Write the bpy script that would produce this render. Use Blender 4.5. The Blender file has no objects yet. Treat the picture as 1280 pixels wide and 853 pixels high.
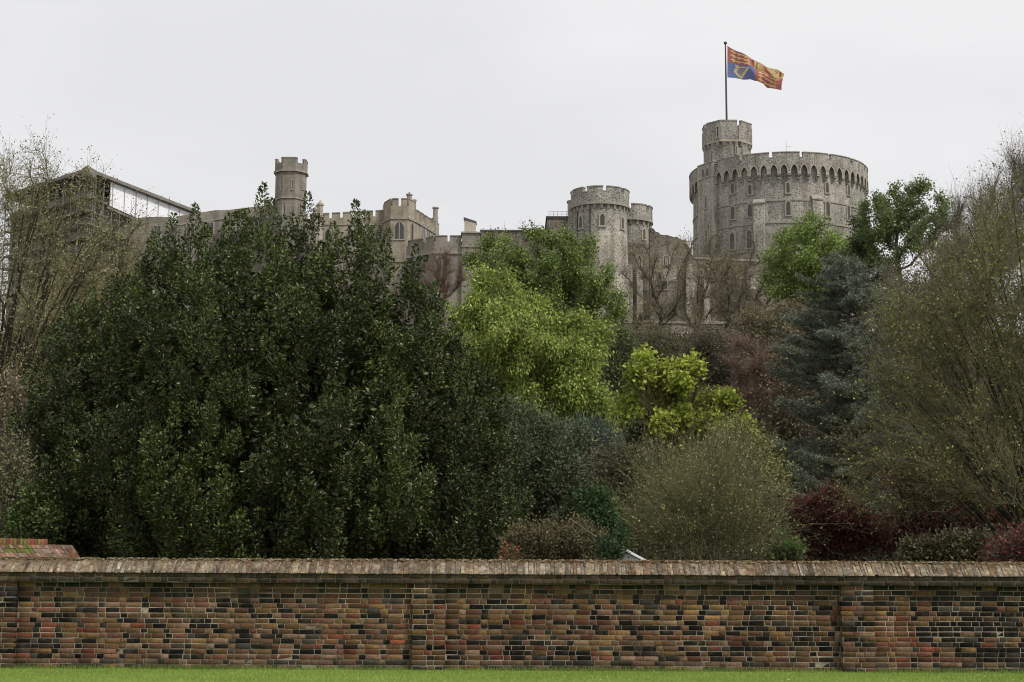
import bpy, math, random
import numpy as np
from math import radians as R, sin, cos, tan, atan, atan2, pi
C = bpy.context.scene
COL = C.collection
# ------------------------------------------------------------------ camera
FPX, W0, H0 = 1900.0, 1280.0, 853.0
PITCH, ROLL, EYE = R(8.35), R(0.27), 1.6
cam = bpy.data.cameras.new('camera'); co = bpy.data.objects.new('camera', cam); COL.objects.link(co)
cam.lens = 36 * FPX / W0; cam.sensor_width = 36; cam.clip_start = .1; cam.clip_end = 5000
co.location = (0, 0, EYE)
from mathutils import Matrix, Vector
co.matrix_world = Matrix.Translation((0, 0, EYE)) @ Matrix.Rotation(pi/2 + PITCH, 4, 'X') @ Matrix.Rotation(ROLL, 4, 'Z')
C.camera = co
# ------------------------------------------------------------------ light
SUN_EL, SUN_AZ = R(52), R(128)      # azimuth clockwise from +Y (the view direction): from the right, a little behind
w = bpy.data.worlds.new('World'); C.world = w; w.use_nodes = True
nt = w.node_tree; bg = nt.nodes['Background']
sky = nt.nodes.new('ShaderNodeTexSky'); sky.sky_type = 'NISHITA'; sky.sun_disc = False
sky.sun_elevation = SUN_EL; sky.sun_rotation = SUN_AZ
tc = nt.nodes.new('ShaderNodeTexCoord'); mp = nt.nodes.new('ShaderNodeMapping'); mp.inputs['Scale'].default_value = (2.2, 2.2, 7)
mp.inputs['Rotation'].default_value = (0, R(12), 0)
nz = nt.nodes.new('ShaderNodeTexNoise'); nz.inputs['Scale'].default_value = 1.3; nz.inputs['Detail'].default_value = 5; nz.inputs['Roughness'].default_value = .5
rp = nt.nodes.new('ShaderNodeValToRGB')
rp.color_ramp.elements[0].position = .36; rp.color_ramp.elements[0].color = (8.0, 8.0, 8.15, 1)
rp.color_ramp.elements[1].position = .62; rp.color_ramp.elements[1].color = (8.95, 8.93, 9.0, 1)
mx = nt.nodes.new('ShaderNodeMix'); mx.data_type = 'RGBA'; mx.inputs['Factor'].default_value = .96
nt.links.new(tc.outputs['Generated'], mp.inputs['Vector']); nt.links.new(mp.outputs[0], nz.inputs['Vector'])
nt.links.new(nz.outputs['Fac'], rp.inputs[0]); nt.links.new(sky.outputs[0], mx.inputs[6]); nt.links.new(rp.outputs[0], mx.inputs[7])
nt.links.new(mx.outputs[2], bg.inputs['Color']); bg.inputs['Strength'].default_value = .1
sl = bpy.data.lights.new('sun', 'SUN'); sl.energy = 3.0; sl.angle = R(7); sl.color = (1, .96, .9)
so = bpy.data.objects.new('sun', sl); COL.objects.link(so)
sd = Vector((sin(SUN_AZ)*cos(SUN_EL), cos(SUN_AZ)*cos(SUN_EL), sin(SUN_EL)))
so.rotation_euler = sd.to_track_quat('Z', 'Y').to_euler(); so.location = (60, -40, 120)
C.view_settings.view_transform = 'Standard'; C.view_settings.look = 'None'; C.view_settings.exposure = 0; C.view_settings.gamma = 1
C.render.engine = 'CYCLES'; C.cycles.pixel_filter_type = 'BLACKMAN_HARRIS'; C.cycles.filter_width = 1.0
C.cycles.max_bounces = 6; C.cycles.diffuse_bounces = 3; C.cycles.transmission_bounces = 3; C.cycles.transparent_max_bounces = 4

# ------------------------------------------------------------------ helpers
def P(px, py, Y):
    """world point at depth Y that the photograph shows at pixel px, py"""
    x, y = (px - W0/2) / FPX, (H0/2 - py) / FPX
    c, s = cos(ROLL), sin(ROLL)
    x, y = x*c - y*s, x*s + y*c
    d = np.array((x, cos(PITCH) - y*sin(PITCH), sin(PITCH) + y*cos(PITCH)))
    return np.array((0, 0, EYE)) + d * (Y / d[1])
def ppm(Y, z=20): return FPX / (Y*cos(PITCH) + (z-EYE)*sin(PITCH))
def PX(px, Y, py=426): return P(px, py, Y)[0]
def PZ(py, Y, px=640): return P(px, py, Y)[2]

def tag(o, label=None, cat=None, group=None, kind=None):
    if label: o['label'] = label
    if cat: o['category'] = cat
    if group: o['group'] = group
    if kind: o['kind'] = kind
    return o
def empty(name, loc, label, cat, group=None):
    o = bpy.data.objects.new(name, None); COL.objects.link(o); o.location = tuple(float(v) for v in loc); o.empty_display_size = .3
    return tag(o, label, cat, group)
WLOC = {}
def wl(o):
    v = Vector((0, 0, 0))
    while o: v = v + o.location; o = o.parent
    return np.array(v)
def mk(name, V, F, m, parent=None, col=None, smooth=False, origin=None):
    V = np.asarray(V, dtype=np.float64); F = np.asarray(F, dtype=np.int32)
    off = wl(parent) if parent else np.zeros(3)
    if origin is not None: off = np.array(origin, dtype=float)
    me = bpy.data.meshes.new(name)
    me.vertices.add(len(V)); me.vertices.foreach_set('co', (V - off).astype(np.float32).ravel())
    k = F.shape[1]
    me.loops.add(F.size); me.loops.foreach_set('vertex_index', F.ravel())
    me.polygons.add(len(F)); me.polygons.foreach_set('loop_start', np.arange(0, F.size, k, dtype=np.int32))
    me.polygons.foreach_set('loop_total', np.full(len(F), k, dtype=np.int32))
    if smooth: me.polygons.foreach_set('use_smooth', np.ones(len(F), dtype=bool))
    if col is not None:
        a = me.color_attributes.new('tint', 'FLOAT_COLOR', 'POINT')
        c4 = np.ones((len(V), 4), dtype=np.float32); c4[:, :3] = col; a.data.foreach_set('color', c4.ravel())
    me.update(calc_edges=True)
    o = bpy.data.objects.new(name, me); COL.objects.link(o); me.materials.append(m)
    if parent: o.parent = parent
    elif origin is not None: o.location = tuple(off)
    return o
class MB:
    def __init__(s): s.v, s.f = [], []
    def poly_prism(s, pts, z0, z1):
        n = len(pts); b = len(s.v)
        z0 = z0 if hasattr(z0, '__len__') else [z0]*n; z1 = z1 if hasattr(z1, '__len__') else [z1]*n
        s.v += [(p[0], p[1], z) for p, z in zip(pts, z0)] + [(p[0], p[1], z) for p, z in zip(pts, z1)]
        for i in range(n):
            j = (i+1) % n; s.f.append((b+i, b+j, b+n+j, b+n+i))
        s.f.append(tuple(b+n+i for i in range(n))); s.f.append(tuple(b+i for i in reversed(range(n))))
    def wall(s, p0, p1, th, z0, z1, z0b=None, z1b=None, out=0.0):
        """upright slab from p0 to p1; thickness goes away from the camera; out = how far it stands proud"""
        p0, p1 = np.array(p0[:2], float), np.array(p1[:2], float)
        d = p1-p0; d /= np.linalg.norm(d); n = np.array((d[1], -d[0]))
        q = [p0+n*out, p1+n*out, p1-n*th, p0-n*th]
        a = z0b if z0b is not None else z0; b_ = z1b if z1b is not None else z1
        s.poly_prism(q, [z0, a, a, z0], [z1, b_, b_, z1])
    def box(s, x0, x1, y0, y1, z0, z1): s.poly_prism([(x0, y0), (x1, y0), (x1, y1), (x0, y1)], z0, z1)
    def arc(s, c, r0, r1, a0, a1, z0, z1, n=4, rb=None):
        """annular sector; angles from the -Y axis, positive to +X; rb: radii at the bottom"""
        b = len(s.v); rb0, rb1 = rb if rb else (r0, r1)
        for i in range(n+1):
            a = a0+(a1-a0)*i/n; sx, cy = sin(a), -cos(a)
            s.v += [(c[0]+rb0*sx, c[1]+rb0*cy, z0), (c[0]+rb1*sx, c[1]+rb1*cy, z0), (c[0]+r1*sx, c[1]+r1*cy, z1), (c[0]+r0*sx, c[1]+r0*cy, z1)]
        full = abs(a1-a0) > 2*pi-1e-4
        for i in range(n):
            p, q = b+4*i, b+4*(i+1)
            for k in range(4): s.f.append((p+k, p+(k+1) % 4, q+(k+1) % 4, q+k))
        if not full: s.f.append((b, b+1, b+2, b+3)[::-1]); e = b+4*n; s.f.append((e, e+1, e+2, e+3))
    def face3(s, pts): b = len(s.v); s.v += [tuple(p) for p in pts]; s.f.append(tuple(range(b, b+len(pts))))
    def extrude(s, outline, o, ux, uz, n, d0, d1):
        """outline in (u,w) around o in the plane ux, uz, extruded along n from d0 to d1"""
        b = len(s.v); k = len(outline); o, ux, uz, n = map(lambda a: np.array(a, float), (o, ux, uz, n))
        for d in (d0, d1):
            for u, w_ in outline: s.v.append(tuple(o+ux*u+uz*w_+n*d))
        for i in range(k): j = (i+1) % k; s.f.append((b+i, b+j, b+k+j, b+k+i))
        s.f.append(tuple(b+k+i for i in range(k))); s.f.append(tuple(b+i for i in reversed(range(k))))
    def ring(s, outer, inner, o, ux, uz, n, d0, d1):
        """frame between two outlines of equal length"""
        b = len(s.v); k = len(outer); o, ux, uz, n = map(lambda a: np.array(a, float), (o, ux, uz, n))
        for d in (d0, d1):
            for L in (outer, inner):
                for u, w_ in L: s.v.append(tuple(o+ux*u+uz*w_+n*d))
        for i in range(k):
            j = (i+1) % k
            s.f.append((b+2*k+i, b+2*k+j, b+3*k+j, b+3*k+i)); s.f.append((b+i, b+j, b+2*k+j, b+2*k+i)); s.f.append((b+k+i, b+k+j, b+3*k+j, b+3*k+i))
    def tube(s, p0, p1, r0, r1=None, k=6):
        r1 = r0 if r1 is None else r1
        p0, p1 = np.array(p0, float), np.array(p1, float); d = p1-p0; d /= np.linalg.norm(d)
        a = np.cross(d, (0, 0, 1) if abs(d[2]) < .9 else (1, 0, 0)); a /= np.linalg.norm(a); c = np.cross(d, a); b = len(s.v)
        for p, r in ((p0, r0), (p1, r1)):
            for i in range(k): t = 2*pi*i/k; s.v.append(tuple(p+r*(cos(t)*a+sin(t)*c)))
        for i in range(k): j = (i+1) % k; s.f.append((b+i, b+j, b+k+j, b+k+i))
        s.f.append(tuple(b+k+i for i in range(k))); s.f.append(tuple(b+i for i in reversed(range(k))))
    def build(s, name, m, parent=None, smooth=False):
        off = wl(parent) if parent else np.zeros(3)
        me = bpy.data.meshes.new(name); me.from_pydata([tuple(np.array(v)-off) for v in s.v], [], s.f)
        import bmesh
        bm = bmesh.new(); bm.from_mesh(me); bmesh.ops.recalc_face_normals(bm, faces=bm.faces); bm.to_mesh(me); bm.free()
        me.materials.append(m); o = bpy.data.objects.new(name, me); COL.objects.link(o)
        if parent: o.parent = parent
        return o

# ------------------------------------------------------------------ materials
def mat(name, rough=.85, spec=.3):
    m = bpy.data.materials.new(name); m.use_nodes = True
    b = m.node_tree.nodes['Principled BSDF']; b.inputs['Roughness'].default_value = rough; b.inputs['Specular IOR Level'].default_value = spec
    return m, m.node_tree, b
def N(nt, t, **kw):
    n = nt.nodes.new('ShaderNode'+t)
    for k, v in kw.items():
        if k in n.inputs: n.inputs[k].default_value = v
        else: setattr(n, k, v)
    return n
def ramp(nt, src, stops):
    r = nt.nodes.new('ShaderNodeValToRGB'); e = r.color_ramp.elements
    while len(e) < len(stops): e.new(.5)
    for el, (p, c) in zip(e, stops): el.position = p; el.color = (*c, 1)
    nt.links.new(src, r.inputs[0]); return r.outputs[0]
def mixc(nt, f, a, b, mode='MIX'):
    m = nt.nodes.new('ShaderNodeMix'); m.data_type = 'RGBA'; m.blend_type = mode
    if isinstance(f, float): m.inputs[0].default_value = f
    else: nt.links.new(f, m.inputs[0])
    for s, i in ((a, 6), (b, 7)):
        if isinstance(s, tuple): m.inputs[i].default_value = (*s, 1)
        else: nt.links.new(s, m.inputs[i])
    return m.outputs[2]
def objco(nt, scale=(1, 1, 1)):
    g = nt.nodes.new('ShaderNodeNewGeometry'); m = nt.nodes.new('ShaderNodeMapping'); m.inputs['Scale'].default_value = scale
    nt.links.new(g.outputs['Position'], m.inputs[0]); return m.outputs[0]
def noise(nt, co_, scale, detail=4, rough=.6):
    n = N(nt, 'TexNoise', Scale=scale, Detail=detail, Roughness=rough); nt.links.new(co_, n.inputs['Vector']); return n.outputs['Fac']
def bump(nt, b, h, strength=.5, dist=.05):
    bp = N(nt, 'Bump', Strength=strength, Distance=dist); nt.links.new(h, bp.inputs['Height']); nt.links.new(bp.outputs[0], b.inputs['Normal'])

def flint(name, dark, light, tone, cell=2.6):
    m, nt, b = mat(name, .9, .15); c = objco(nt)
    v = N(nt, 'TexVoronoi', Scale=cell); nt.links.new(c, v.inputs['Vector'])
    hs = N(nt, 'SeparateColor'); nt.links.new(v.outputs['Color'], hs.inputs[0])
    stones = ramp(nt, hs.outputs[0], [(0, dark), (.3, tuple(x*1.5 for x in dark)), (.5, tone), (.8, light), (1, tuple(x*1.3 for x in light))])
    mort = ramp(nt, v.outputs['Distance'], [(.30, (0, 0, 0)), (.48, (1, 1, 1))])
    c1 = mixc(nt, mort, stones, tuple(x*.8 for x in light))
    big = ramp(nt, noise(nt, c, .16, 5, .65), [(.34, (.66, .65, .64)), (.6, (1.12, 1.09, 1.03))])
    c2 = mixc(nt, 1.0, c1, big, 'MULTIPLY')
    st = ramp(nt, noise(nt, objco(nt, (1, 1, .12)), .8, 4, .6), [(.38, (.68, .67, .65)), (.56, (1, 1, 1))])
    nt.links.new(mixc(nt, 1.0, c2, st, 'MULTIPLY'), b.inputs['Base Color']); bump(nt, b, v.outputs['Distance'], .6, .08)
    return m
def ashlar(name, c0, c1, bw=.75, bh=.32):
    m, nt, b = mat(name, .85, .2); c = objco(nt)
    sx = N(nt, 'SeparateXYZ'); nt.links.new(c, sx.inputs[0])
    ad = N(nt, 'Math', operation='ADD'); nt.links.new(sx.outputs[0], ad.inputs[0]); ml = N(nt, 'Math', operation='MULTIPLY'); nt.links.new(sx.outputs[1], ml.inputs[0]); ml.inputs[1].default_value = .8
    nt.links.new(ml.outputs[0], ad.inputs[1]); cb = N(nt, 'CombineXYZ'); nt.links.new(ad.outputs[0], cb.inputs[0]); nt.links.new(sx.outputs[2], cb.inputs[1])
    br = N(nt, 'TexBrick', Scale=1.0); br.inputs['Brick Width'].default_value = bw; br.inputs['Row Height'].default_value = bh; br.inputs['Mortar Size'].default_value = .02
    br.inputs['Color1'].default_value = (*c0, 1); br.inputs['Color2'].default_value = (*c1, 1); br.inputs['Mortar'].default_value = (*[x*.72 for x in c0], 1)
    nt.links.new(cb.outputs[0], br.inputs['Vector'])
    n1 = ramp(nt, noise(nt, c, .35, 6, .7), [(.33, (.66, .64, .62)), (.62, (1.1, 1.08, 1.05))])
    st = ramp(nt, noise(nt, objco(nt, (1, 1, .1)), .9, 5, .6), [(.36, (.7, .69, .67)), (.55, (1, 1, 1))])
    nt.links.new(mixc(nt, 1.0, mixc(nt, 1.0, br.outputs[0], n1, 'MULTIPLY'), st, 'MULTIPLY'), b.inputs['Base Color'])
    return m
def plain(name, colr, rough=.8, spec=.3, vary=.25, scale=1.5, metal=0):
    m, nt, b = mat(name, rough, spec); c = objco(nt)
    lo, hi = tuple(x*(1-vary) for x in colr), tuple(x*(1+vary) for x in colr)
    nt.links.new(ramp(nt, noise(nt, c, scale, 6, .65), [(.3, lo), (.7, hi)]), b.inputs['Base Color']); b.inputs['Metallic'].default_value = metal
    return m
def tinted(name, rough=.8, spec=.3, mott=None, trans=0.0, bumpy=0, stain=None):
    m, nt, b = mat(name, rough, spec); a = N(nt, 'Attribute', attribute_name='tint'); src = a.outputs['Color']
    if mott:
        sc, lo, hi = mott; c = objco(nt)
        src = mixc(nt, 1.0, src, ramp(nt, noise(nt, c, sc, 6, .7), [(.3, (lo,)*3), (.7, (hi,)*3)]), 'MULTIPLY')
        if stain:
            src = mixc(nt, ramp(nt, noise(nt, c, stain[0], 7, .75), [(.5, (0, 0, 0)), (.68, (.8, .8, .8))]), src, stain[1])
            src = mixc(nt, 1.0, src, ramp(nt, noise(nt, objco(nt, (1, 1, .35)), 1.3, 6, .7), [(.35, (.58, .57, .56)), (.6, (1.08, 1.08, 1.08))]), 'MULTIPLY')
        if bumpy: bump(nt, b, noise(nt, c, sc*1.7, 6, .7), bumpy, .01)
    nt.links.new(src, b.inputs['Base Color'])
    if trans:
        t = N(nt, 'BsdfTranslucent'); nt.links.new(src, t.inputs['Color']); x = N(nt, 'MixShader'); x.inputs[0].default_value = trans
        nt.links.new(b.outputs[0], x.inputs[1]); nt.links.new(t.outputs[0], x.inputs[2]); nt.links.new(x.outputs[0], nt.nodes['Material Output'].inputs[0])
    return m
M = dict(
    flint=flint('flint_rubble', (.10, .10, .10), (.44, .42, .38), (.26, .25, .225), 3.3),
    flint_dark=flint('weathered_flint', (.06, .055, .05), (.27, .24, .20), (.14, .125, .105), 2.6),
    flint_pale=flint('pale_rubble', (.14, .13, .115), (.50, .47, .41), (.27, .25, .215), 3.0),
    dress=plain('dressed_stone', (.36, .325, .26), .85, .2, .22, 1.2),
    dressmid=plain('mellow_dressed_stone', (.30, .27, .215), .85, .2, .25, 1.2),
    dressgrey=plain('grey_dressed_stone', (.29, .265, .225), .85, .2, .25, 1.2),
    ashlar=ashlar('ashlar_stone', (.33, .295, .235), (.40, .355, .28)),
    ashlar_grey=ashlar('grey_ashlar_stone', (.25, .232, .20), (.31, .285, .24)),
    slate=plain('dark_lead', (.09, .092, .095), .6, .4),
    glass=plain('window_glass', (.05, .045, .04), .25, .5),
    metal=plain('scaffold_steel', (.25, .25, .25), .5, .5, .15, 2, .4),
    iron=plain('painted_iron', (.05, .05, .052), .5, .4),
    sheet=plain('white_sheeting', (.86, .87, .90), .6, .3, .04, .4),
    board=plain('scaffold_board', (.20, .175, .14), .9, .2, .35, 1),
    roofsheet=plain('grey_roof_sheet', (.20, .185, .165), .7, .3, .2, .4),
    white=plain('white_paint', (.75, .75, .73), .5, .4, .1, 3),
    bark_dk=plain('wet_dark_bark', (.045, .04, .03), .95, .1, .4, 5),
    bark_lt=plain('pale_mossy_stem', (.24, .22, .12), .9, .15, .3, 6),
    bark=plain('dark_bark', (.075, .065, .05), .95, .1, .45, 6),
    bark_ol=plain('mossy_bark', (.12, .11, .055), .95, .1, .4, 5),
    bark_gr=plain('grey_bark', (.12, .105, .085), .95, .1, .4, 5),
    twig=plain('twig_bark', (.17, .155, .115), .95, .1, .3, 5), twig_bush=plain('bush_twig', (.15, .145, .07), .95, .1, .3, 5), twig_dk=plain('dark_twig', (.155, .145, .08), .95, .1, .3, 5), twig_ol=plain('olive_twig', (.19, .17, .085), .95, .1, .3, 5), twig_red=plain('reddish_twig', (.17, .12, .09), .95, .1, .3, 5),
    bark_red=plain('reddish_twig_bark', (.15, .10, .075), .95, .1, .3, 5),
    leaf_gloss=tinted('glossy_evergreen_leaf', .40, .30),
    leaf=tinted('leaf', .6, .2, None, .35),
    leaf_dull=tinted('dull_leaf', .75, .15, None, .12),
    grass=tinted('grass_blade', .7, .2, None, .3),
    brick=tinted('old_brick', .92, .15, (30, .5, 1.45), 0, 1.0, (5, (.085, .065, .045))),
    coping=tinted('weathered_coping_brick', .95, .12, (22, .4, 1.55), 0, 1.0, (9, (.09, .06, .035))),
    flag=tinted('flag_cloth', .8, .1, None, .45),
)
def mortar_mat():
    m, nt, b = mat('lime_mortar', .95, .1); c = objco(nt)
    a = ramp(nt, noise(nt, c, 1.1, 6, .7), [(.38, (.12, .10, .075)), (.62, (.40, .34, .265))])
    nt.links.new(mixc(nt, 1.0, a, ramp(nt, noise(nt, c, 40, 3), [(.3, (.7, .7, .7)), (.7, (1.2, 1.2, 1.2))]), 'MULTIPLY'), b.inputs['Base Color']); return m
M['mortar'] = mortar_mat(); M['mortar_dark'] = plain('dark_band_mortar', (.10, .088, .065), .95, .1, .35, 8)
def earth_mat():
    m, nt, b = mat('leaf_litter_ground', .98, .05); c = objco(nt)
    a = ramp(nt, noise(nt, c, .25, 8, .75), [(.35, (.030, .034, .016)), (.5, (.055, .048, .027)), (.68, (.05, .068, .025))])
    nt.links.new(a, b.inputs['Base Color']); bump(nt, b, noise(nt, c, 2, 8, .8), 1, .3); return m
def lawn_mat():
    m, nt, b = mat('mown_lawn', .9, .15); c = objco(nt)
    a = ramp(nt, noise(nt, c, 3, 8, .7), [(.3, (.10, .18, .025)), (.7, (.19, .30, .05))])
    nt.links.new(a, b.inputs['Base Color']); return m
M['earth'] = earth_mat(); M['lawn'] = lawn_mat()

# ------------------------------------------------------------------ terrain
HY = [-1e4, 24.5, 75, 105, 165, 200, 226, 234, 300, 1e5]; HZ = [-.02, .0, .6, 4.5, 19, 29, 35.5, 36.5, 38, 38]
def gz(x, y): return float(np.interp(y, HY, HZ))
ys = list(np.arange(-60, 24, 12)) + list(np.arange(24, 260, 3)) + [300, 400, 600, 1000, 2500]
xs = [-2500, -900, -500, -300] + list(np.arange(-200, 201, 6)) + [300, 500, 900, 2500]
rng = np.random.default_rng(4)
V, F = [], []
for y in ys:
    for x in xs: V.append((x, y, gz(x, y) - .02 + (rng.normal(0, .25) if 60 < y < 225 and abs(x) < 201 else 0)))
nx = len(xs)
for j in range(len(ys)-1):
    for i in range(nx-1): a = j*nx+i; F.append((a, a+1, a+1+nx, a+nx))
tag(mk('hillside', V, F, M['earth'], smooth=True), 'wooded hillside rising from the garden wall to the castle', 'hillside', kind='structure')
WY = 23.5
mb = MB(); mb.box(-60, 60, -40, WY+.1, -.3, .006)
tag(mb.build('lawn', M['lawn']), 'strip of mown green lawn in front of the brick wall', 'lawn', kind='structure')
n = 170000
gx = rng.uniform(-9.5, 9.5, n); gy = WY-.0 - rng.uniform(0, 1, n)**1.0*4.6
edge = rng.random(n) < .05; gy[edge] = WY-.02-rng.uniform(0, .06, edge.sum())
h = rng.uniform(.018, .045, n); h[edge] *= rng.uniform(1, 2.4, edge.sum())
an = rng.uniform(0, 2*pi, n); lx, ly = rng.normal(0, .012, n), rng.normal(0, .012, n); wd = rng.uniform(.0025, .005, n)
V = np.empty((n, 3, 3)); V[:, 0] = np.stack([gx-np.cos(an)*wd, gy-np.sin(an)*wd, np.full(n, .004)], 1)
V[:, 1] = np.stack([gx+np.cos(an)*wd, gy+np.sin(an)*wd, np.full(n, .004)], 1); V[:, 2] = np.stack([gx+lx, gy+ly, h], 1)
patch = .5+.5*np.sin(gx*1.3+np.sin(gy*2.1)*1.5+gy)*np.cos(gx*.47-gy*1.7)
g1 = np.array((.17, .25, .045)); g2 = np.array((.32, .41, .10)); tcol = g1+(g2-g1)*np.clip(rng.random(n)*.7+patch*.4, 0, 1)[:, None]
yel = rng.random(n) < .05; tcol[yel] = (.30, .30, .10)
tag(mk('grass', V.reshape(-1, 3), np.arange(3*n).reshape(-1, 3), M['grass'], col=np.repeat(tcol, 3, 0)), 'short bright green grass blades along the foot of the wall', 'grass', kind='stuff')

nd = 260; dx, dy = rng.uniform(-9, 9, nd), WY-rng.uniform(.05, 3.2, nd)**1.0; dz = np.full(nd, .04)
ang = rng.uniform(0, 2*pi, nd); sz = rng.uniform(.008, .016, nd); sz[:9] = .022
Vd = np.empty((nd, 4, 3))
for k in range(4): Vd[:, k] = np.stack([dx+np.cos(ang+k*pi/2)*sz, dy+np.sin(ang+k*pi/2)*sz*.6, dz+np.cos(ang*3+k*2)*.006], 1)
cd = np.where(rng.random((nd, 1)) < .25, np.array([[.55, .55, .48]]), np.array([[.16, .11, .06]]))
tag(mk('fallen_petals', Vd.reshape(-1, 3), np.arange(4*nd).reshape(-1, 4), M['grass'], col=np.repeat(cd, 4, 0)), 'scattered pale petals and brown leaf bits on the lawn', 'leaf litter', kind='stuff')
nb_ = 5200; bx_ = rng.uniform(-9.5, 9.5, nb_); keep_ = (np.sin(bx_*2.3)+np.sin(bx_*5.7+1)+np.sin(bx_*.9))+rng.normal(0, .8, nb_) > .2; bx_ = bx_[keep_]; nb_ = len(bx_); by_ = WY-.07-rng.uniform(0, .07, nb_); hb_ = rng.uniform(.03, .11, nb_); Vb = np.empty((nb_, 3, 3)); wb_ = rng.uniform(.003, .008, nb_)
Vb[:, 0] = np.stack([bx_-wb_, by_, np.zeros(nb_)], 1); Vb[:, 1] = np.stack([bx_+wb_, by_, np.zeros(nb_)], 1); Vb[:, 2] = np.stack([bx_+rng.normal(0, .03, nb_), by_+rng.normal(0, .015, nb_), hb_], 1)
tag(mk('grass_tufts', Vb.reshape(-1, 3), np.arange(3*nb_).reshape(-1, 3), M['grass'], col=np.repeat(np.array([(.11, .17, .035), (.20, .22, .07), (.08, .12, .03)])[rng.integers(0, 3, nb_)], 3, 0)), 'ragged longer grass tufts growing against the foot of the brick wall', 'grass', kind='stuff')
# ------------------------------------------------------------------ foreground brick wall
def brick_batch(cx, cz, L, Hh, y, depth, colr, rng, cham=.005, jit=.002):
    """boxes with a chamfered front; arrays"""
    n = len(cx); tx = np.array([-.5, .5, .5, -.5]); tz = np.array([-.5, -.5, .5, .5])
    V = np.empty((n, 12, 3))
    yj = y + rng.normal(0, .002, n)
    for k in range(4):
        V[:, k] = np.stack([cx+tx[k]*L, np.full(n, 0.)+y+depth, cz+tz[k]*Hh], 1)
        V[:, 4+k] = np.stack([cx+tx[k]*L+rng.normal(0, jit, n), yj+cham, cz+tz[k]*Hh+rng.normal(0, jit, n)], 1)
        V[:, 8+k] = np.stack([cx+tx[k]*(L-2*cham)+rng.normal(0, jit*1.4, n), yj+rng.normal(0, .001, n), cz+tz[k]*(Hh-2*cham)+rng.normal(0, jit*1.2, n)], 1)
    f = []
    for a, b_ in ((0, 4), (4, 8)):
        for k in range(4): j = (k+1) % 4; f.append((a+k, a+j, b_+j, b_+k))
    f.append((8, 9, 10, 11)); f = np.array(f)
    F = (f[None]+12*np.arange(n)[:, None, None]).reshape(-1, 4)
    return V.reshape(-1, 3), F, np.repeat(colr, 12, 0)
PAL = np.array([(.20, .118, .06), (.25, .155, .08), (.15, .088, .05), (.28, .17, .07), (.22, .115, .082), (.31, .205, .14), (.25, .08, .05), (.19, .085, .055), (.016, .014, .014), (.030, .024, .022), (.07, .065, .06)])
def pick(x, z, header, rng):
    """colour of a brick: clustered blacks, reds low down, dark burnt stretch at the right end"""
    cl = sin(x*1.7+z*4.1)+sin(x*.63-z*2.3+1.3)*.8
    right = min(1, max(0, (x-6.2+.3*z)/1.0))
    pd = .27+.09*cl+.13*(header)+.5*right; pr = (.085+.06*sin(x*.9+2))*(1-right*.7)*(1.2 if z < .7 else .5)
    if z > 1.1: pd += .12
    u = rng.random()
    if u < pd: c = PAL[rng.choice([8, 8, 8, 8, 9, 9, 10])]
    elif u < pd+pr: c = PAL[rng.choice([6, 7])]
    else: c = PAL[rng.choice([0, 0, 1, 2, 3, 4, 4, 5, 2, 7])]
    c = c*rng.uniform(.65, 1.3)
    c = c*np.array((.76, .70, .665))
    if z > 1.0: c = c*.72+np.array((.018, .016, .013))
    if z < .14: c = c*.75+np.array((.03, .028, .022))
    return c*np.array((1, rng.uniform(.95, 1.05), rng.uniform(.9, 1.08)))
CH, SL, HL, MO = .0765, .215, .102, .0095
def bricks_zone(x0, x1, z0, ncourse, y, rng, dark=1.0, ch=CH, depth=.10):
    cx, cz, L, Hh, cc = [], [], [], [], []
    for r in range(ncourse):
        x = x0 - rng.uniform(0, .05) - (0 if r % 2 else (SL-HL)/2+.02); hd = (r % 2 == 0)
        while x < x1-.01:
            l = (HL if hd else SL)*rng.uniform(.93, 1.05); a, b_ = max(x, x0), min(x+l, x1)
            if b_-a > .02:
                cx.append((a+b_)/2); cz.append(z0+(r+.5)*ch+.004*sin(x*.8+r)); L.append(b_-a); Hh.append(ch-MO*rng.uniform(.8, 1.3)); cc.append(pick((a+b_)/2, z0+r*ch, hd, rng)*dark)
            x += l+MO; hd = not hd
    return brick_batch(np.array(cx), np.array(cz), np.array(L), np.array(Hh), y, depth, np.array(cc), rng)
X0, X1 = -13.2, 13.2
wallo = empty('garden_wall', (0, WY, 0), 'long low garden wall of mottled old brick along the lawn', 'wall')
rw = np.random.default_rng(11)
pier_c = [PX(8, WY, 780)]+[PX(536, WY, 780), PX(1071, WY, 780)]; sp = pier_c[2]-pier_c[1]; pier_c = [pier_c[1]-2*sp] + [pier_c[1]-sp, pier_c[1], pier_c[2], pier_c[2]+sp]
pw = .255; pier_c = [c_ for c_ in pier_c if X0+1 < c_ < X1-1]
edges = [X0]+[v for c_ in pier_c for v in (c_-pw, c_+pw)]+[X1]
core = MB(); core.box(X0, X1, WY+.006, WY+.33, -.2, 1.44); core.build('mortar_core', M['mortar'], wallo)
for k in range(0, len(edges), 2):
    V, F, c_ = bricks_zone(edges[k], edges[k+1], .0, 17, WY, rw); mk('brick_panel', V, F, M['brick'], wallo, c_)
for c_ in pier_c:
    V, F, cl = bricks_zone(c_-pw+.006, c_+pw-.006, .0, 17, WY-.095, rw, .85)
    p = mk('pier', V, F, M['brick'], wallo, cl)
    m_ = MB(); m_.box(c_-pw+.014, c_+pw-.014, WY-.089, WY+.004, 0, 1.30); m_.build('mortar', M['mortar'], p)
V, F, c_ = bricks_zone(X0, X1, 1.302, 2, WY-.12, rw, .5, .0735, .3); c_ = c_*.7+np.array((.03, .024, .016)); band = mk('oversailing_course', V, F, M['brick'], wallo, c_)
m_ = MB(); m_.box(X0, X1, WY-.114, WY+.32, 1.304, 1.448); m_.build('mortar', M['mortar_dark'], band)  # oversailing courses get a darker mortar than the panels
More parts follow.
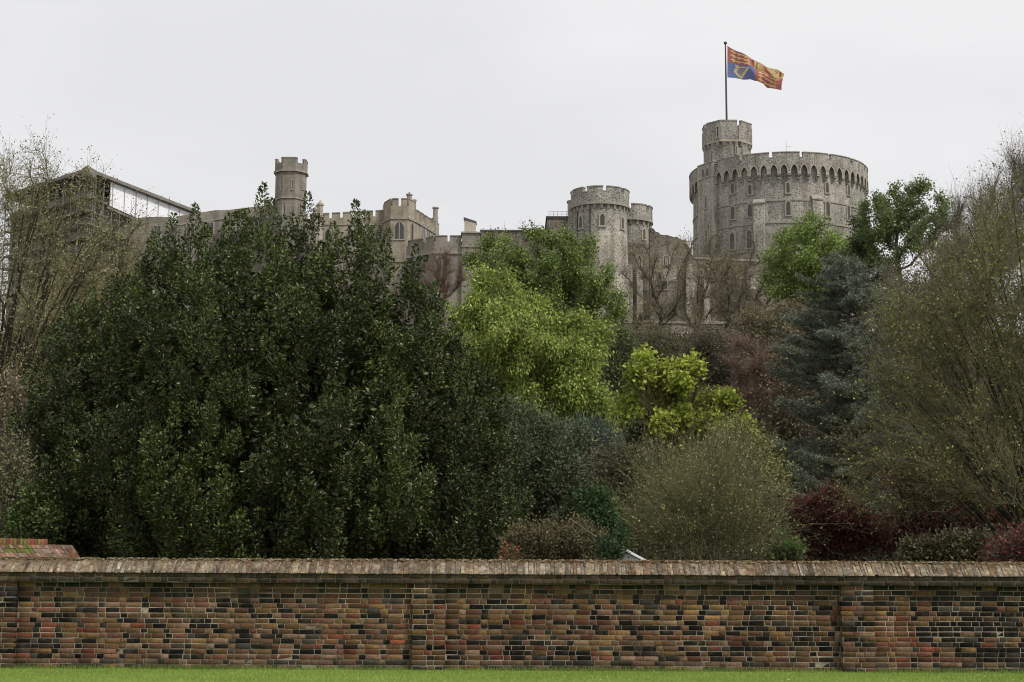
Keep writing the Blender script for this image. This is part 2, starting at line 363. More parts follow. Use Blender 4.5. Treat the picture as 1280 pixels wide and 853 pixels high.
# coping: bricks on edge laid on the slope, weathered and mossy at the top
xs_ = []; x = X0
while x < X1: l = rw.uniform(.03, .075); xs_.append((x, l)); x += l+rw.uniform(.002, .014)
Vs, Fs, Cs, b0 = [], [], [], 0
tmpl = np.array([(0, 0), (1, 0), (1, 1), (0, 1)])
for seg in range(1):
    for x, l in xs_:
        tone = rw.choice([0, 1, 2, 3, 4], p=[.34, .24, .2, .12, .1]); base = np.array([(.27, .21, .14), (.23, .18, .125), (.23, .195, .15), (.19, .13, .085), (.14, .11, .08)][tone])*rw.uniform(.8, 1.15); mo = rw.uniform(.45, .8)
        nseg = 6; j0 = rw.normal(0, .008); j1 = rw.normal(0, .008)
        for s in range(nseg+1):
            t = s/nseg; y = WY-.14+.27*t; z = 1.452+.205*t**.9
            if s == nseg: z += rw.uniform(-.006, .016)
            zz = z+rw.normal(0, .008)
            for xx in (x+j0, x+l+j1): Vs.append((xx+rw.normal(0, .003), y+rw.normal(0, .004), zz+rw.normal(0, .003)))
            cc = base*rw.uniform(.6, 1.42)
            if t > mo: cc = cc*.35+np.array((.075, .048, .024))
            Cs += [cc, cc]
        for s in range(nseg): a = b0+2*s; Fs.append((a, a+1, a+3, a+2))
        # back slope and front lip
        Vs += [(x, WY+.345, 1.49), (x+l, WY+.345, 1.49), (x, WY-.138, 1.446), (x+l, WY-.138, 1.446)]; Cs += [base*.8]*4
        e = b0+2*nseg; k = b0+2*nseg+2; Fs.append((e, e+1, k+1, k)); Fs.append((k+2, k+3, b0+1, b0)); b0 = k+4
mk('coping', Vs, Fs, M['coping'], wallo, np.array(Cs))
m_ = MB(); m_.v = []; 
m_.extrude([(-.13, 1.449), (.33, 1.447), (.33, 1.47), (.125, 1.636), (-.125, 1.453)], (X0, WY, 0), (0, 1, 0), (0, 0, 1), (1, 0, 0), 0, X1-X0)
m_.build('coping_mortar', M['mortar'], wallo)
# a ridge crust of moss and lichen
nm = 5200; mxx = rw.uniform(X0, X1, nm); myy = WY+.13+rw.normal(0, .02, nm); mzz = 1.655+rw.uniform(-.02, .012, nm); sz = rw.uniform(.006, .018, nm)
V = np.empty((nm, 4, 3)); 
for k, (a, b_) in enumerate(((-1, -.4), (1, -.5), (.8, .8), (-.9, .6))): V[:, k] = np.stack([mxx+a*sz*1.4, myy-.02+b_*sz*.5, mzz+b_*sz], 1)
pm = np.array([(.07, .04, .018), (.10, .09, .03), (.24, .21, .16), (.15, .08, .035)]); mk('moss_crust', V.reshape(-1, 3), np.arange(4*nm).reshape(-1, 4), M['leaf_dull'], wallo, np.repeat(pm[rw.integers(0, 4, nm)], 4, 0))

# a second, mossy brick wall behind at the left
w2 = empty('back_garden_wall', P(-20, 697, 33), 'mossy red brick wall with broad sloping coping behind the lawn wall, beneath the leftmost tree', 'wall')
def slopewall():
    yA, yB = 31.0, 34.0; xa, xb = PX(-90, yA, 690), PX(96, yB, 690)
    rr = np.random.default_rng(5); zt = 2.03
    d = np.array((xb-xa, yB-yA)); L = np.linalg.norm(d); d /= L; nrm = np.array((d[1], -d[0]))
    m = MB(); m.wall((xa, yA), (xb, yB), .4, -.1, 1.72); m.build('wall_face', M['mortar'], w2)
    Vs, Fs, Cs, b = [], [], [], 0; u = 0
    while u < L:
        l = .105
        for r in range(3):
            t0, t1 = r/3, (r+1)/3-.02; base = np.array([(.24, .12, .08), (.20, .15, .11), (.27, .20, .15)][rr.integers(0, 3)])*rr.uniform(.7, 1.2)
            if r > 0 and u < L*.7 and rr.random() < .75: base = np.array((.10, .115, .03))*rr.uniform(.7, 1.3)
            for (uu, t) in ((u, t0), (u+l, t0), (u+l, t1), (u, t1)):
                q = np.array((xa, yA))+d*uu+nrm*(.10-.3*t); Vs.append((q[0], q[1], 1.70+.28*t+rr.normal(0, .004))); Cs.append(base)
            Fs.append((b, b+1, b+2, b+3)); b += 4
        u += l+.008
    mk('coping', Vs, Fs, M['coping'], w2, np.array(Cs))
    cx = []; u = 0; Vs, Fs, Cs, b = [], [], [], 0
    while u < L*.82:
        l = .08; c0 = np.array((.24, .085, .055))*rr.uniform(.5, 1.2)
        if rr.random() < .3: c0 = np.array((.13, .14, .04))
        q0 = np.array((xa, yA))+d*u+nrm*-.18; q1 = q0+d*l; q2 = q1-nrm*.22; q3 = q0-nrm*.22; zz = 1.98
        for q in (q0, q1, q2, q3): Vs.append((q[0], q[1], zz-.02))
        for q in (q0, q1, q2, q3): Vs.append((q[0], q[1], zz+.115))
        Cs += [c0]*8
        for f in ((0, 1, 5, 4), (1, 2, 6, 5), (2, 3, 7, 6), (3, 0, 4, 7), (4, 5, 6, 7)): Fs.append(tuple(b+i for i in f))
        b += 8; u += l+.01
    mk('ridge_course', Vs, Fs, M['coping'], w2, np.array(Cs))
    m = MB(); m.wall(np.array((xa, yA))-nrm*.2, np.array((xb, yB))-nrm*.2, .2, 1.68, 1.975); m.build('coping_bed', M['mortar'], w2)
slopewall()
# white gabled garden building just showing over the wall
gh = empty('summer_house', (PX(806, 30, 705), 30, 0), 'white gabled garden roof just peeping over the wall beside the bare olive bush', 'shed')
ax_, az_ = PX(783, 29, 686), PZ(686.5, 29, 783)
for sgn in (1, -1):
    m = MB(); m.poly_prism([(ax_, 28.95), (ax_+sgn*1.0, 28.95), (ax_+sgn*1.0, 31.2), (ax_, 31.2)], [az_-.05, az_-.58, az_-.58, az_-.05], [az_, az_-.53, az_-.53, az_]) if sgn > 0 else m.poly_prism([(ax_-1.0, 28.95), (ax_, 28.95), (ax_, 31.2), (ax_-1.0, 31.2)], [az_-.58, az_-.05, az_-.05, az_-.58], [az_-.53, az_-.001, az_-.001, az_-.53]); m.build('roof', M['slate'] if sgn < 0 else M['white'], gh)
m = MB(); m.box(ax_-.85, ax_+.85, 29.1, 31.1, 0, az_-.5); m.build('wall', M['white'], gh)
m = MB(); m.extrude([(-.85, -.5), (.85, -.5), (0, -.06)], (ax_, 29.1, az_), (1, 0, 0), (0, 0, 1), (0, 1, 0), 0, .05); m.build('gable', M['white'], gh)
# guy wire
m = MB(); pts = [P(712, 648, 29), P(735, 664, 28.7), P(756, 679, 28.4), P(776, 699, 28.1), P(790, 716, 27.9)]
for a, b_ in zip(pts, pts[1:]): m.tube(a, b_, .006, .006, 5)
m.tube((pts[0][0], pts[0][1], 0), pts[0], .008, .006, 6)
tag(m.build('guy_wire', M['metal']), 'thin pale wire slanting down in front of the brown hedge', 'wire')

# ------------------------------------------------------------------ castle
def outline(wd, h, arch=True, k=5):
    o = [(-wd/2, 0), (wd/2, 0)]
    if not arch: return o+[(wd/2, h), (-wd/2, h)]
    hs = h-wd*.8; o.append((wd/2, hs))
    for i in range(1, k): t = i/k; o.append((wd/2*(1-t**1.6), hs+wd*.8*(t**.75)))
    o.append((0, h))
    for i in range(k-1, 0, -1): t = i/k; o.append((-wd/2*(1-t**1.6), hs+wd*.8*(t**.75)))
    o.append((-wd/2, hs)); return o
def window(parent, c, nrm, wd, h, arch=True, surround='dress', fr=.22, mull=0, name='window', proud=.07, blind=None):
    """c: bottom centre on the wall plane; nrm: outward normal (x,y)"""
    nrm = np.array((nrm[0], nrm[1], 0.)); nrm /= np.linalg.norm(nrm); ux = np.array((-nrm[1], nrm[0], 0.)); uz = np.array((0, 0, 1.))
    inn = outline(wd, h, arch); out = [(u*(wd+2*fr)/wd, -fr*.8 if i < 2 else w_+fr*(1.0 if arch and abs(u) < wd*.49 else (0 if arch else 1))) for i, (u, w_) in enumerate(inn)]
    m = MB(); m.ring(out, inn, c, ux, uz, nrm, -.3, proud)
    for i in range(mull): u = wd*((i+1)/(mull+1)-.5); m.extrude([(u-.07, 0), (u+.07, 0), (u+.07, h*.97-(abs(u)*.9 if arch else 0)), (u-.07, h*.97-(abs(u)*.9 if arch else 0))], c, ux, uz, nrm, -.2, proud*.7)
    m.extrude([(-wd/2-fr*1.2, -fr*1.0), (wd/2+fr*1.2, -fr*1.0), (wd/2+fr*1.2, -fr*.55), (-wd/2-fr*1.2, -fr*.55)], c, ux, uz, nrm, -.1, proud+.08)
    o = m.build(name, M[surround], parent)
    p = MB(); p.extrude(inn, c, ux, uz, nrm, -.25, .03); p.build('pane', M[blind or 'glass'], o); return o
def ang_for(c, r, px, py=300):
    a = 0.
    for _ in range(30): y = c[1]-r*cos(a); x = PX(px, y, py); a = math.asin(max(-1, min(1, (x-c[0])/r)))
    return a
def on_drum(c, r, px, py):
    a = ang_for(c, r, px, py); y = c[1]-r*cos(a); return a, np.array((c[0]+r*sin(a), y, PZ(py, y, px)))
def crenels(m, mc, c, r0, r1, z0, zs, zt, n, phase=0, gapfrac=.13, seg=6, cap=True):
    """solid ring z0..zs, n merlons to zt; capstones into mc"""
    m.arc(c, r0, r1, 0, 2*pi, z0, zs, 96 if r1 > 8 else 40); st = 2*pi/n
    for i in range(n):
        a0 = phase+i*st+st*gapfrac/2; a1 = phase+(i+1)*st-st*gapfrac/2
        m.arc(c, r0, r1, a0, a1, zs, zt, seg)
        if mc: mc.arc(c, r0-.08, r1+.09, a0-.06/r1, a1+.06/r1, zt, zt+.16, seg); mc.arc(c, r0-.05, r1+.05, a1, a1+st*gapfrac, zs-.004, zs+.12, 1)

# --- the great round tower
YT = 276.; TC = (PX(973, YT, 260), YT); RP = 16.35; RW = 15.65
zt = PZ(190.5, YT-RP, 975); zs = PZ(197, YT-RP, 975); zpb = PZ(204, YT-RP, 975); zar = PZ(222.5, YT-RP, 975); s1 = PZ(250, YT-RW, 975); s2 = PZ(278, YT-RW, 975)
rt = empty('round_tower', (TC[0], TC[1], 38), 'great round flint keep with arched parapet and flagstaff turret', 'castle tower')
m = MB(); m.arc(TC, RW-1.2, RW, 0, 2*pi, s2, zpb+.3, 96, rb=(RW-1.1, RW+.15)); m.arc(TC, RW-1, RW+.2, 0, 2*pi, 36, s2-.01, 96, rb=(RW-.8, RW+.7)); m.build('wall', M['flint'], rt, True)
m = MB(); mc = MB(); crenels(m, mc, TC, RP-.7, RP, zpb+.012, zs, zt, 19, R(4.6), .115, 8)
# loops in the parapet: pale dressed strips
for i in range(19):
    a = R(4.6)+2*pi/19*(i+.5); m2 = mc
    m2.arc(TC, RP-.3, RP+.05, a-.018, a-.010, zs-1.0, zt-.25, 1); m2.arc(TC, RP-.3, RP+.05, a+.010, a+.018, zs-1.0, zt-.25, 1)
m.build('parapet', M['flint'], rt); mc.build('parapet_coping', M['dressgrey'], rt)
m = MB(); m.arc(TC, 0.1, RW-.5, 0, 2*pi, zpb-.4, zpb-.1, 64); m.build('roof', M['slate'], rt)
nb = 58; m = MB(); mf = MB()
for i in range(nb):
    a = 2*pi*i/nb; bw = 2*pi*RP/nb; H_ = zpb-zar-.5; n_ = np.array((sin(a), -cos(a), 0)); ux = np.array((cos(a), sin(a), 0)); o_ = np.array((TC[0], TC[1], zar+.5))+n_*RP
    hw = bw/2+.01; aw = bw*.32
    arch = [(-aw, 0), (-aw, H_*.42), (-aw*.9, H_*.58), (-aw*.55, H_*.76), (0, H_*.9)]
    L_ = [(-hw, 0)]+arch+[(0, H_), (-hw, H_)]; mf.extrude(L_, o_, ux, (0, 0, 1), n_, -.85, 0)
    L_ = [(-u, w_) for u, w_ in L_][::-1]; mf.extrude(L_, o_, ux, (0, 0, 1), n_, -.85, 0)
    for sg in (1, -1):   # stone voussoirs
        q = [(sg*aw, H_*.10), (sg*aw, H_*.42), (sg*aw*.9, H_*.58), (sg*aw*.55, H_*.76), (0, H_*.9)]; q2 = [(0, H_*.9+.2), (sg*(aw*.55+.16), H_*.76+.08), (sg*(aw*.9+.17), H_*.58), (sg*(aw+.17), H_*.42), (sg*(aw+.17), H_*.10)]
        m.extrude(q+q2 if sg > 0 else (q+q2)[::-1], o_, ux, (0, 0, 1), n_, -.3, .05)
    a2 = a+pi/nb; n2 = np.array((sin(a2), -cos(a2), 0)); u2 = np.array((cos(a2), sin(a2), 0)); o2 = np.array((TC[0], TC[1], zar))+n2*RW
    for k, (z0, z1, d) in enumerate(((.0, .42, .25), (.40, .82, .5), (.80, 1.2, .78))): m.extrude([(-.26, z0), (.26, z0), (.26, z1), (-.26, z1)], o2, u2, (0, 0, 1), n2, -.2, d)
mf.build('machicolation', M['flint'], rt); m.build('corbel_arches', M['dress'], rt)
for zz, e in ((s1, .1), (s2, .22), (PZ(312, YT-RW, 975), .3)):
    m = MB(); m.arc(TC, RW-.3, RW+e+.12, 0, 2*pi, zz-.16, zz+.14, 96); m.build('string_course', M['dressgrey'], rt)
for px, py0, py1 in [(916, 242, 229), (937.5, 243, 231), (985, 241, 228), (1034, 241, 228), (1061, 244, 231), (885, 249, 238), (873, 262, 250)]:
    a, p = on_drum(TC, RW+.12, px, py0); h = (py0-py1)/ppm(p[1], 60)*1.02; window(rt, p, (sin(a), -cos(a)), .55, h, True, fr=.26, surround='dressmid')
for px, py0, py1 in [(916, 274, 258), (937.5, 271, 255), (985.5, 269, 251.5), (1035, 271, 251.5), (1061, 275, 256), (888, 285, 266), (872, 292, 276)]:
    a, p = on_drum(TC, RW+.16, px, py0); h = (py0-py1)/ppm(p[1], 60)*1.02; window(rt, p, (sin(a), -cos(a)), .72, h, True, fr=.27, surround='dressmid', mull=0)
for px, py0, py1 in [(915.5, 312, 291), (937, 310, 288), (985, 308, 287), (892, 318, 298)]:
    a, p = on_drum(TC, RW+.42, px, py0); h = (py0-py1)/ppm(p[1], 60)*1.02; window(rt, p, (sin(a), -cos(a)), .85, h, True, fr=.3, surround='dressmid', mull=0)
for px, py0 in [(949.5, 256), (1020, 251), (1075, 262)]:
    a, p = on_drum(TC, RW, px, py0); m = MB(); u = np.array((cos(a), sin(a), 0)); n_ = np.array((sin(a), -cos(a), 0)); hw = .95
    m.extrude([(0, -25), (1.2, -25), (1.0, -4), (.7, 0), (-.3, 1.0)], p-u*hw, n_, (0, 0, 1), u, 0, 2*hw); b_ = m.build('buttress', M['flint'], rt)
    m = MB(); m.extrude([(-.05, 0), (.85, 0), (.85, .25), (-.1, 1.15)], p-u*hw, n_, (0, 0, 1), u, -.12, 2*hw+.12); m.build('buttress_cap', M['dressgrey'], b_)
# projecting bay under the turret
ab, pb = on_drum(TC, RW, 889, 240); n_ = np.array((sin(ab), -cos(ab), 0)); u = np.array((cos(ab), sin(ab), 0))
m = MB(); zb_ = PZ(206, pb[1], 889); o_ = np.array((pb[0], pb[1], 0)); m.extrude([(-2.6, 36), (1.9, 36), (1.9, zb_), (-2.6, zb_)], o_, u, (0, 0, 1), n_, -1.5, 1.0); bay = m.build('stair_bay', M['flint'], rt)
m = MB()
for e in (-2.62, 1.42):
    for k in range(30): z_ = zb_-.6-k*.62; q = .5+.16*(k % 2); x0_, x1_ = (e, e+q) if e < 0 else (e+.5-q, e+.5); m.extrude([(x0_, z_), (x1_, z_), (x1_, z_+.6), (x0_, z_+.6)], o_, u, (0, 0, 1), n_, .9, 1.03)
m.extrude([(-2.7, zb_-2.7), (2.0, zb_-2.7), (2.0, zb_-2.45), (-2.7, zb_-2.45)], o_, u, (0, 0, 1), n_, -.5, 1.1); m.extrude([(-2.7, zb_), (2.0, zb_), (2.0, zb_+.2), (-2.7, zb_+.2)], o_, u, (0, 0, 1), n_, -1.5, 1.1)
m.build('quoins', M['dress'], bay)
for uu, z_, ww, hh in ((-.9, zb_-2.3, .8, 1.5), (.35, zb_-2.3, .8, 1.5), (-.3, zb_-8.2, .5, 2.2), (-.3, zb_-14.5, .55, 2.4)): window(bay, o_+u*uu+n_*1.0+np.array((0, 0, z_)), n_[:2], ww, hh, True, fr=.2)
# turret
YU = 270.2; UC = (PX(909, YU, 190), YU); RU = 4.62
def octa(c, r, ph=.0, n=8): return [(c[0]+r*sin(ph+2*pi*i/n), c[1]-r*cos(ph+2*pi*i/n)) for i in range(n)]
uz1, uz0, uzs, uzm = PZ(149.5, YU-RU, 909), PZ(176, YU-RU, 909), PZ(157, YU-RU, 909), PZ(184, YU-RU, 909)
m = MB(); m.arc(UC, 2.5, RU-.28, 0, 2*pi, zpb-6, uz0, 8); 
tur = m.build('turret', M['flint'], rt)
m = MB(); mc = MB(); ph = R(22)
m.arc(UC, RU-.5, RU, ph, ph+2*pi, uz0+.01, uzs, 8)
for i in range(8):
    a0, a1 = ph+2*pi*i/8, ph+2*pi*(i+1)/8
    p0, p1 = (np.array((UC[0]+RU*sin(a), UC[1]-RU*cos(a))) for a in (a0, a1)); d = p1-p0
    q0, q1 = (p0, p0+d*.86) if i % 2 else (p0+d*.12, p1)
    m.wall(q0, q1, .45, uzs, uz1-.15); mc.wall(q0-d*.01, q1+d*.01, .5, uz1-.15, uz1+.05, out=.08)
m.build('battlement', M['flint'], tur); mc.build('coping', M['dressgrey'], tur)
for i in range(24): a = ph+2*pi*(i+.5)/24; m = MB(); m.arc(UC, RU-.75, RU-.03, a-.055, a+.055, uz0-.75, uz0-.012, 1, rb=(RU-.75, RU-.35)); m.build('corbel', M['dress'], tur)
m = MB()
m.arc(UC, RU-.6, RU+.10, ph, ph+2*pi, uz0-.25+.2, uz0+.28, 8); m.build('string_course', M['dress'], tur)
for i in range(8): a = ph+2*pi*i/8
for i in range(8): a = ph+2*pi*i/8; mq = MB(); mq.arc(UC, RU-.5, RU+.03, a-.05, a+.05, uz0+.3, uzs+.2, 1); mq.build('quoin', M['dressgrey'], tur)
for px, py0, py1, ww in ((890.5, 203, 193, .55), (920.5, 193, 183, .3), (897.5, 172, 159, .5)):
    rr_ = (RU-.3)*.955 if py0 > 180 else RU*.955; a, p = on_drum(UC, rr_, px, py0); window(tur, p, (sin(a), -cos(a)), ww*.6, (py0-py1)/6.8, False, fr=.15, proud=.2)
# flagstaff and flag, thin aerial
fb, ft = P(908.3, 150, YU), P(906.6, 55, YU)
m = MB(); m.tube((fb[0], YU, fb[2]-4), (fb[0], YU, ft[2]), .21, .13, 10); m.tube((fb[0], YU, ft[2]), (fb[0], YU, ft[2]+.35), .30, .28, 10)
tag(m.build('flagpole', M['iron'], None, True), 'tall dark flagstaff rising from the turret of the round keep', 'flagpole')
a, p = on_drum(TC, 8, 983, 200); zt_ = PZ(177, p[1], 983); m = MB(); m.tube((p[0], p[1], zpb-.2), (p[0], p[1], zt_), .05, .04, 5); m.tube((p[0], p[1], zt_-.9), (p[0]+.8, p[1], zt_-.9), .03, .03, 4)
tag(m.build('aerial', M['metal']), 'thin metal aerial standing on the roof of the round keep', 'aerial')
def flag():
    nu, nv = 220, 120; YF = YU; x0 = 909.2
    top = lambda u: (x0+u*68.3, 57+u*37+1.2*sin(u*7)); bot = lambda u: (x0+u*(66+2*u), 97+np.interp(u, [0, .15, .3, .42, .5, .6, .68, .75, 1], [0, .2, 2.4, 3.0, 6.2, 6.6, 6.0, 10.5, 15.6]))
    V, Cc = [], []
    red, blue, gold = np.array((.44, .15, .13)), np.array((.17, .21, .40)), np.array((.68, .55, .27))
    def blob(x, y, cx, cy, rx, ry, th=0): dx, dy = x-cx, y-cy; c_, s_ = cos(th), sin(th); X_, Y_ = dx*c_+dy*s_, -dx*s_+dy*c_; return (X_/rx)**2+(Y_/ry)**2 < 1
    def seg(x, y, ax, ay, bx, by, r): t = max(0, min(1, ((x-ax)*(bx-ax)+(y-ay)*(by-ay))/((bx-ax)**2+(by-ay)**2))); return (x-ax-t*(bx-ax))**2+(y-ay-t*(by-ay))**2 < r*r
    def beast(x, y, cy):    # a striding gold animal, head to the hoist, in a 0..1 field
        return (blob(x, y, .50, cy+.01, .25, .05) or blob(x, y, .22, cy+.05, .075, .065) or blob(x, y, .70, cy, .10, .06)
                or seg(x, y, .3, cy, .22, cy-.10, .022) or seg(x, y, .26, cy+.01, .12, cy-.02, .02) or seg(x, y, .42, cy, .42, cy-.11, .02) or seg(x, y, .66, cy, .62, cy-.11, .022) or seg(x, y, .76, cy, .8, cy-.11, .022)
                or seg(x, y, .78, cy+.02, .90, cy+.09, .018) or seg(x, y, .90, cy+.09, .72, cy+.11, .018))
    def colour(u, v):      # v: 1 top
        qx, qy = (u*2) % 1, (v*2) % 1
        if (u < .5 and v >= .5) or (u >= .5 and v < .5):
            return gold if any(beast(qx, qy, c_) for c_ in (.19, .50, .81)) else red
        if u < .5:
            X_, Y_ = qx, qy
            harp = seg(X_, Y_, .40, .85, .30, .45, .055) or seg(X_, Y_, .30, .45, .52, .10, .055) or seg(X_, Y_, .52, .10, .74, .80, .045) or seg(X_, Y_, .40, .78, .58, .86, .04) or seg(X_, Y_, .58, .86, .74, .80, .04) or blob(X_, Y_, .36, .88, .07, .07)
            strs = any(seg(X_, Y_, .42+.06*k, .74-.0*k, .40+.045*k, .30-.04*k, .010) for k in range(5))
            return gold*1.02 if harp else (gold*.8 if strs else blue)
        bord = min(qx, 1-qx, qy, 1-qy); lion = blob(qx, qy, .5, .5, .10, .27, .25) or blob(qx, qy, .40, .80, .09, .08) or seg(qx, qy, .45, .62, .22, .72, .03) or seg(qx, qy, .48, .5, .24, .48, .03) or seg(qx, qy, .5, .3, .35, .14, .035) or seg(qx, qy, .56, .3, .66, .12, .035) or seg(qx, qy, .58, .35, .80, .5, .02) or seg(qx, qy, .80, .5, .74, .8, .02)
        return red if lion or (.09 < bord < .13) else gold
    for i in range(nu+1):
        u = i/nu; (tx_, ty_), (bx_, by_) = top(u), bot(u)
        for j in range(nv+1):
            v = j/nv; t = 1-v
            tm = .5-.16*min(1, u*1.3); s_ = (t/.5*tm) if t < .5 else tm+(t-.5)/.5*(1-tm)   # the upper half is gathered in a fold
            y = ty_+(by_-ty_)*s_; x = tx_+(bx_-tx_)*s_
            dep = 1.1*sin(u*9.5+v*2.2)*u**.6 + .55*sin(u*19+v*5+1)*u + .5*sin(v*7-u*6)*(u) + 1.2*sin((v*1.5+u*.9)*5)*.4*u
            V.append(P(x, y, YF)+np.array((0, dep, 0))); Cc.append(colour(u, v))
    F = [(i*(nv+1)+j, (i+1)*(nv+1)+j, (i+1)*(nv+1)+j+1, i*(nv+1)+j+1) for i in range(nu) for j in range(nv)]
    o = mk('flag', V, F, M['flag'], None, np.array(Cc), True, origin=V[nv]); tag(o, 'red, gold and blue quartered flag with harp and striding beasts flying from the flagstaff', 'flag')
flag()

# --- drum tower and its neighbour
YD = 240.; DC = (PX(750, YD, 250), YD); RD = 4.72; RDW = 4.38
def drumtower(name, label, c, rp, rw_, y_top, y_sill, y_pb, y_cb, y_base, pxc, ncr, ph, ncorb, wins, pipes, low='flint', split=None):
    t = empty(name, (c[0], c[1], 30), label, 'castle tower'); yf = c[1]-rp
    z1, zs_, z0, zc = PZ(y_top, yf, pxc), PZ(y_sill, yf, pxc), PZ(y_pb, yf, pxc), PZ(y_cb, yf, pxc); zb = PZ(y_base, yf, pxc)
    zsp = PZ(split, yf, pxc) if split else zb+1
    m = MB(); m.arc(c, rw_-1, rw_, 0, 2*pi, zsp, z0+.05, 48); m.build('wall', M['flint'], t, True)
    m = MB(); m.arc(c, rw_-1, rw_, 0, 2*pi, zb-3, zsp, 48, rb=(rw_-1, rw_+.35)); m.build('lower_wall', M[low], t, True)
    m = MB(); mc = MB(); crenels(m, mc, c, rp-.6, rp, z0+.06, zs_, z1, ncr, ph, .21, 6); mc.arc(c, rp-.4, rp+.12, 0, 2*pi, z0-.22, z0+.15, 48)
    m.build('parapet', M['flint'], t); mc.build('parapet_coping', M['dressgrey'], t)
    m = MB(); m.arc(c, .1, rw_-.2, 0, 2*pi, z0-.3, z0, 32); m.build('roof', M['slate'], t)
    for i in range(ncorb): a = 2*pi*i/ncorb; m = MB(); m.arc(c, rw_-.2, rp-.02, a-.2/rp, a+.2/rp, zc, z0-.2, 1, rb=(rw_-.2, rw_+.12)); m.build('corbel', M['dress'], t)
    for px, py0, py1, ww in wins: a, p = on_drum(c, rw_+.01, px, py0); window(t, p, (sin(a), -cos(a)), ww, (py0-py1)/ppm(p[1], 60), True, fr=.24)
    for px, ya, yb in pipes:
        a, p = on_drum(c, rw_+.12, px, ya); m = MB(); m.tube(p, (p[0], p[1], PZ(yb, p[1], px)), .1, .1, 6); m.build('drainpipe', M['iron'], t)
    return t
drumtower('drum_tower', 'battlemented flint drum tower standing tallest left of the curtain wall', DC, RD, RDW, 233, 239, 253, 260, 402, 750, 9, R(6.5), 26, [(753, 282, 267, .7), (726, 285.5, 270, .6), (778, 286, 271, .6)], [(721.5, 255, 300), (737.5, 259, 300)], 'flint_pale', 288)
DC2 = (PX(786, 249, 270), 249.)
drumtower('drum_tower', 'smaller flint drum tower half hidden by the taller drum tower', DC2, 3.95, 3.6, 255, 261, 273, 280, 402, 795, 7, R(-3), 20, [(805, 299, 286, .55)], [], 'flint_dark', 303)
m0 = empty('stair_turret', (PX(716, 250), 250, 30), 'narrow stone turret against the left side of the drum tower', 'castle tower')
m = MB(); m.arc((PX(717, 246, 260), 246), .3, 1.0, 0, 2*pi, 30, PZ(252, 245, 716), 12); m.build('wall', M['flint'], m0); m = MB(); m.arc((PX(717, 246, 260), 246), .1, 1.15, 0, 2*pi, PZ(252, 245, 716), PZ(250, 245, 716), 12); m.build('cap', M['dressgrey'], m0)
rb_ = empty('roof_block', (PX(700, 250), 250, 30), 'flat roofed stone block with roof railing left of the drum tower', 'building')
m = MB(); x0_, x1_ = PX(684, 246, 272), PX(715.5, 246, 272); zr = PZ(272.5, 246, 700); m.box(x0_, x1_, 246, 256, 30, zr); m.build('wall', M['flint_dark'], rb_)
m = MB(); m.box(x0_-.2, x1_, 245.8, 256.2, zr, zr+.25); m.build('roof', M['slate'], rb_)
m = MB()
for i in range(6): x_ = x0_+.3+i*(x1_-x0_-.6)/5; m.tube((x_, 246.1, zr+.2), (x_, 246.1, zr+1.15), .035, .035, 5)
for zz in (.65, 1.12): m.tube((x0_+.3, 246.1, zr+zz), (x1_-.3, 246.1, zr+zz), .03, .03, 5)
m.build('railing', M['metal'], rb_)

# --- curtain wall, ruined top, and terrace below
cw = empty('curtain_wall', (PX(900, 240), 240, 36), 'weathered curtain wall with ragged top between the drum towers and the round keep', 'castle wall')
prof = [(812, 284), (817, 286), (820, 290), (823, 290.5), (826, 293.5), (834, 294), (842, 296.5), (846, 296), (851, 299.5), (857, 300), (858.5, 305), (861, 309), (866, 322)]
m = MB()
for (xa, ya), (xb, yb) in zip(prof, prof[1:]): m.wall((PX(xa, 241, 300), 241), (PX(xb, 241, 300), 241), 1.6, 34, PZ(ya, 241, xa), None, PZ(yb, 241, xb))
m.build('wall', M['flint_dark'], cw)
m = MB(); m.wall((PX(866, 241, 330), 241), (PX(1010, 243, 330), 243), 1.5, 34, PZ(324, 241, 870), None, PZ(330, 243, 1010)); m.build('low_wall', M['flint_dark'], cw)
m = MB(); m.wall((PX(866, 241, 330), 241), (PX(1010, 243, 330), 243), 1.6, PZ(324, 241, 870), PZ(321.5, 241, 870), PZ(330, 243, 1010), PZ(327.5, 243, 1010), out=.12); m.build('wall_coping', M['dressgrey'], cw)
m = MB(); m.wall((PX(818, 240.9, 350), 240.9), (PX(846, 240.9, 350), 240.9), .3, PZ(352, 240.9, 830), PZ(337, 240.9, 830)); m.wall((PX(861, 240.9, 350), 240.9), (PX(868, 240.9, 350), 240.9), .3, PZ(372, 240.9, 830), PZ(352, 240.9, 830)); m.wall((PX(938, 240.9, 350), 240.9), (PX(950, 240.9, 350), 240.9), .3, PZ(362, 240.9, 940), PZ(348, 240.9, 940)); m.build('rendered_patch', M['flint_pale'], cw)
for px, py0, py1, ww, ar in ((831.5, 332, 320, .5, True), (834.5, 332, 320, .4, True), (828, 362, 352, 1.6, False), (856, 364, 354, .9, False), (889, 346, 335, .7, True), (904, 346, 336, .6, True), (909, 346, 336, .6, True), (876, 344, 337, .6, True), (930, 356, 348, .9, False)):
    window(cw, P(px, py0, 240.98), (0, -1), ww, (py0-py1)/ppm(241, 50), ar, fr=.16)
m = MB()
for px, pt, pb_ in ((787, 330, 402), (800, 318, 402), (862, 330, 402), (884, 350, 402), (913, 350, 402)): xa = PX(px, 240, 360); m.wall((xa-.5, 240.2), (xa+.5, 240.2), .9, 34, PZ(pt, 240, px)); 
m.build('buttresses', M['flint_pale'], cw)
tw = empty('terrace_wall', (PX(870, 233), 233, 30), 'long stone terrace retaining wall with pale ledge below the curtain wall', 'castle wall')
m = MB(); ta, tb = (PX(745, 233, 410), 233), (PX(1060, 235, 410), 235); z_ = PZ(404, 233, 870)
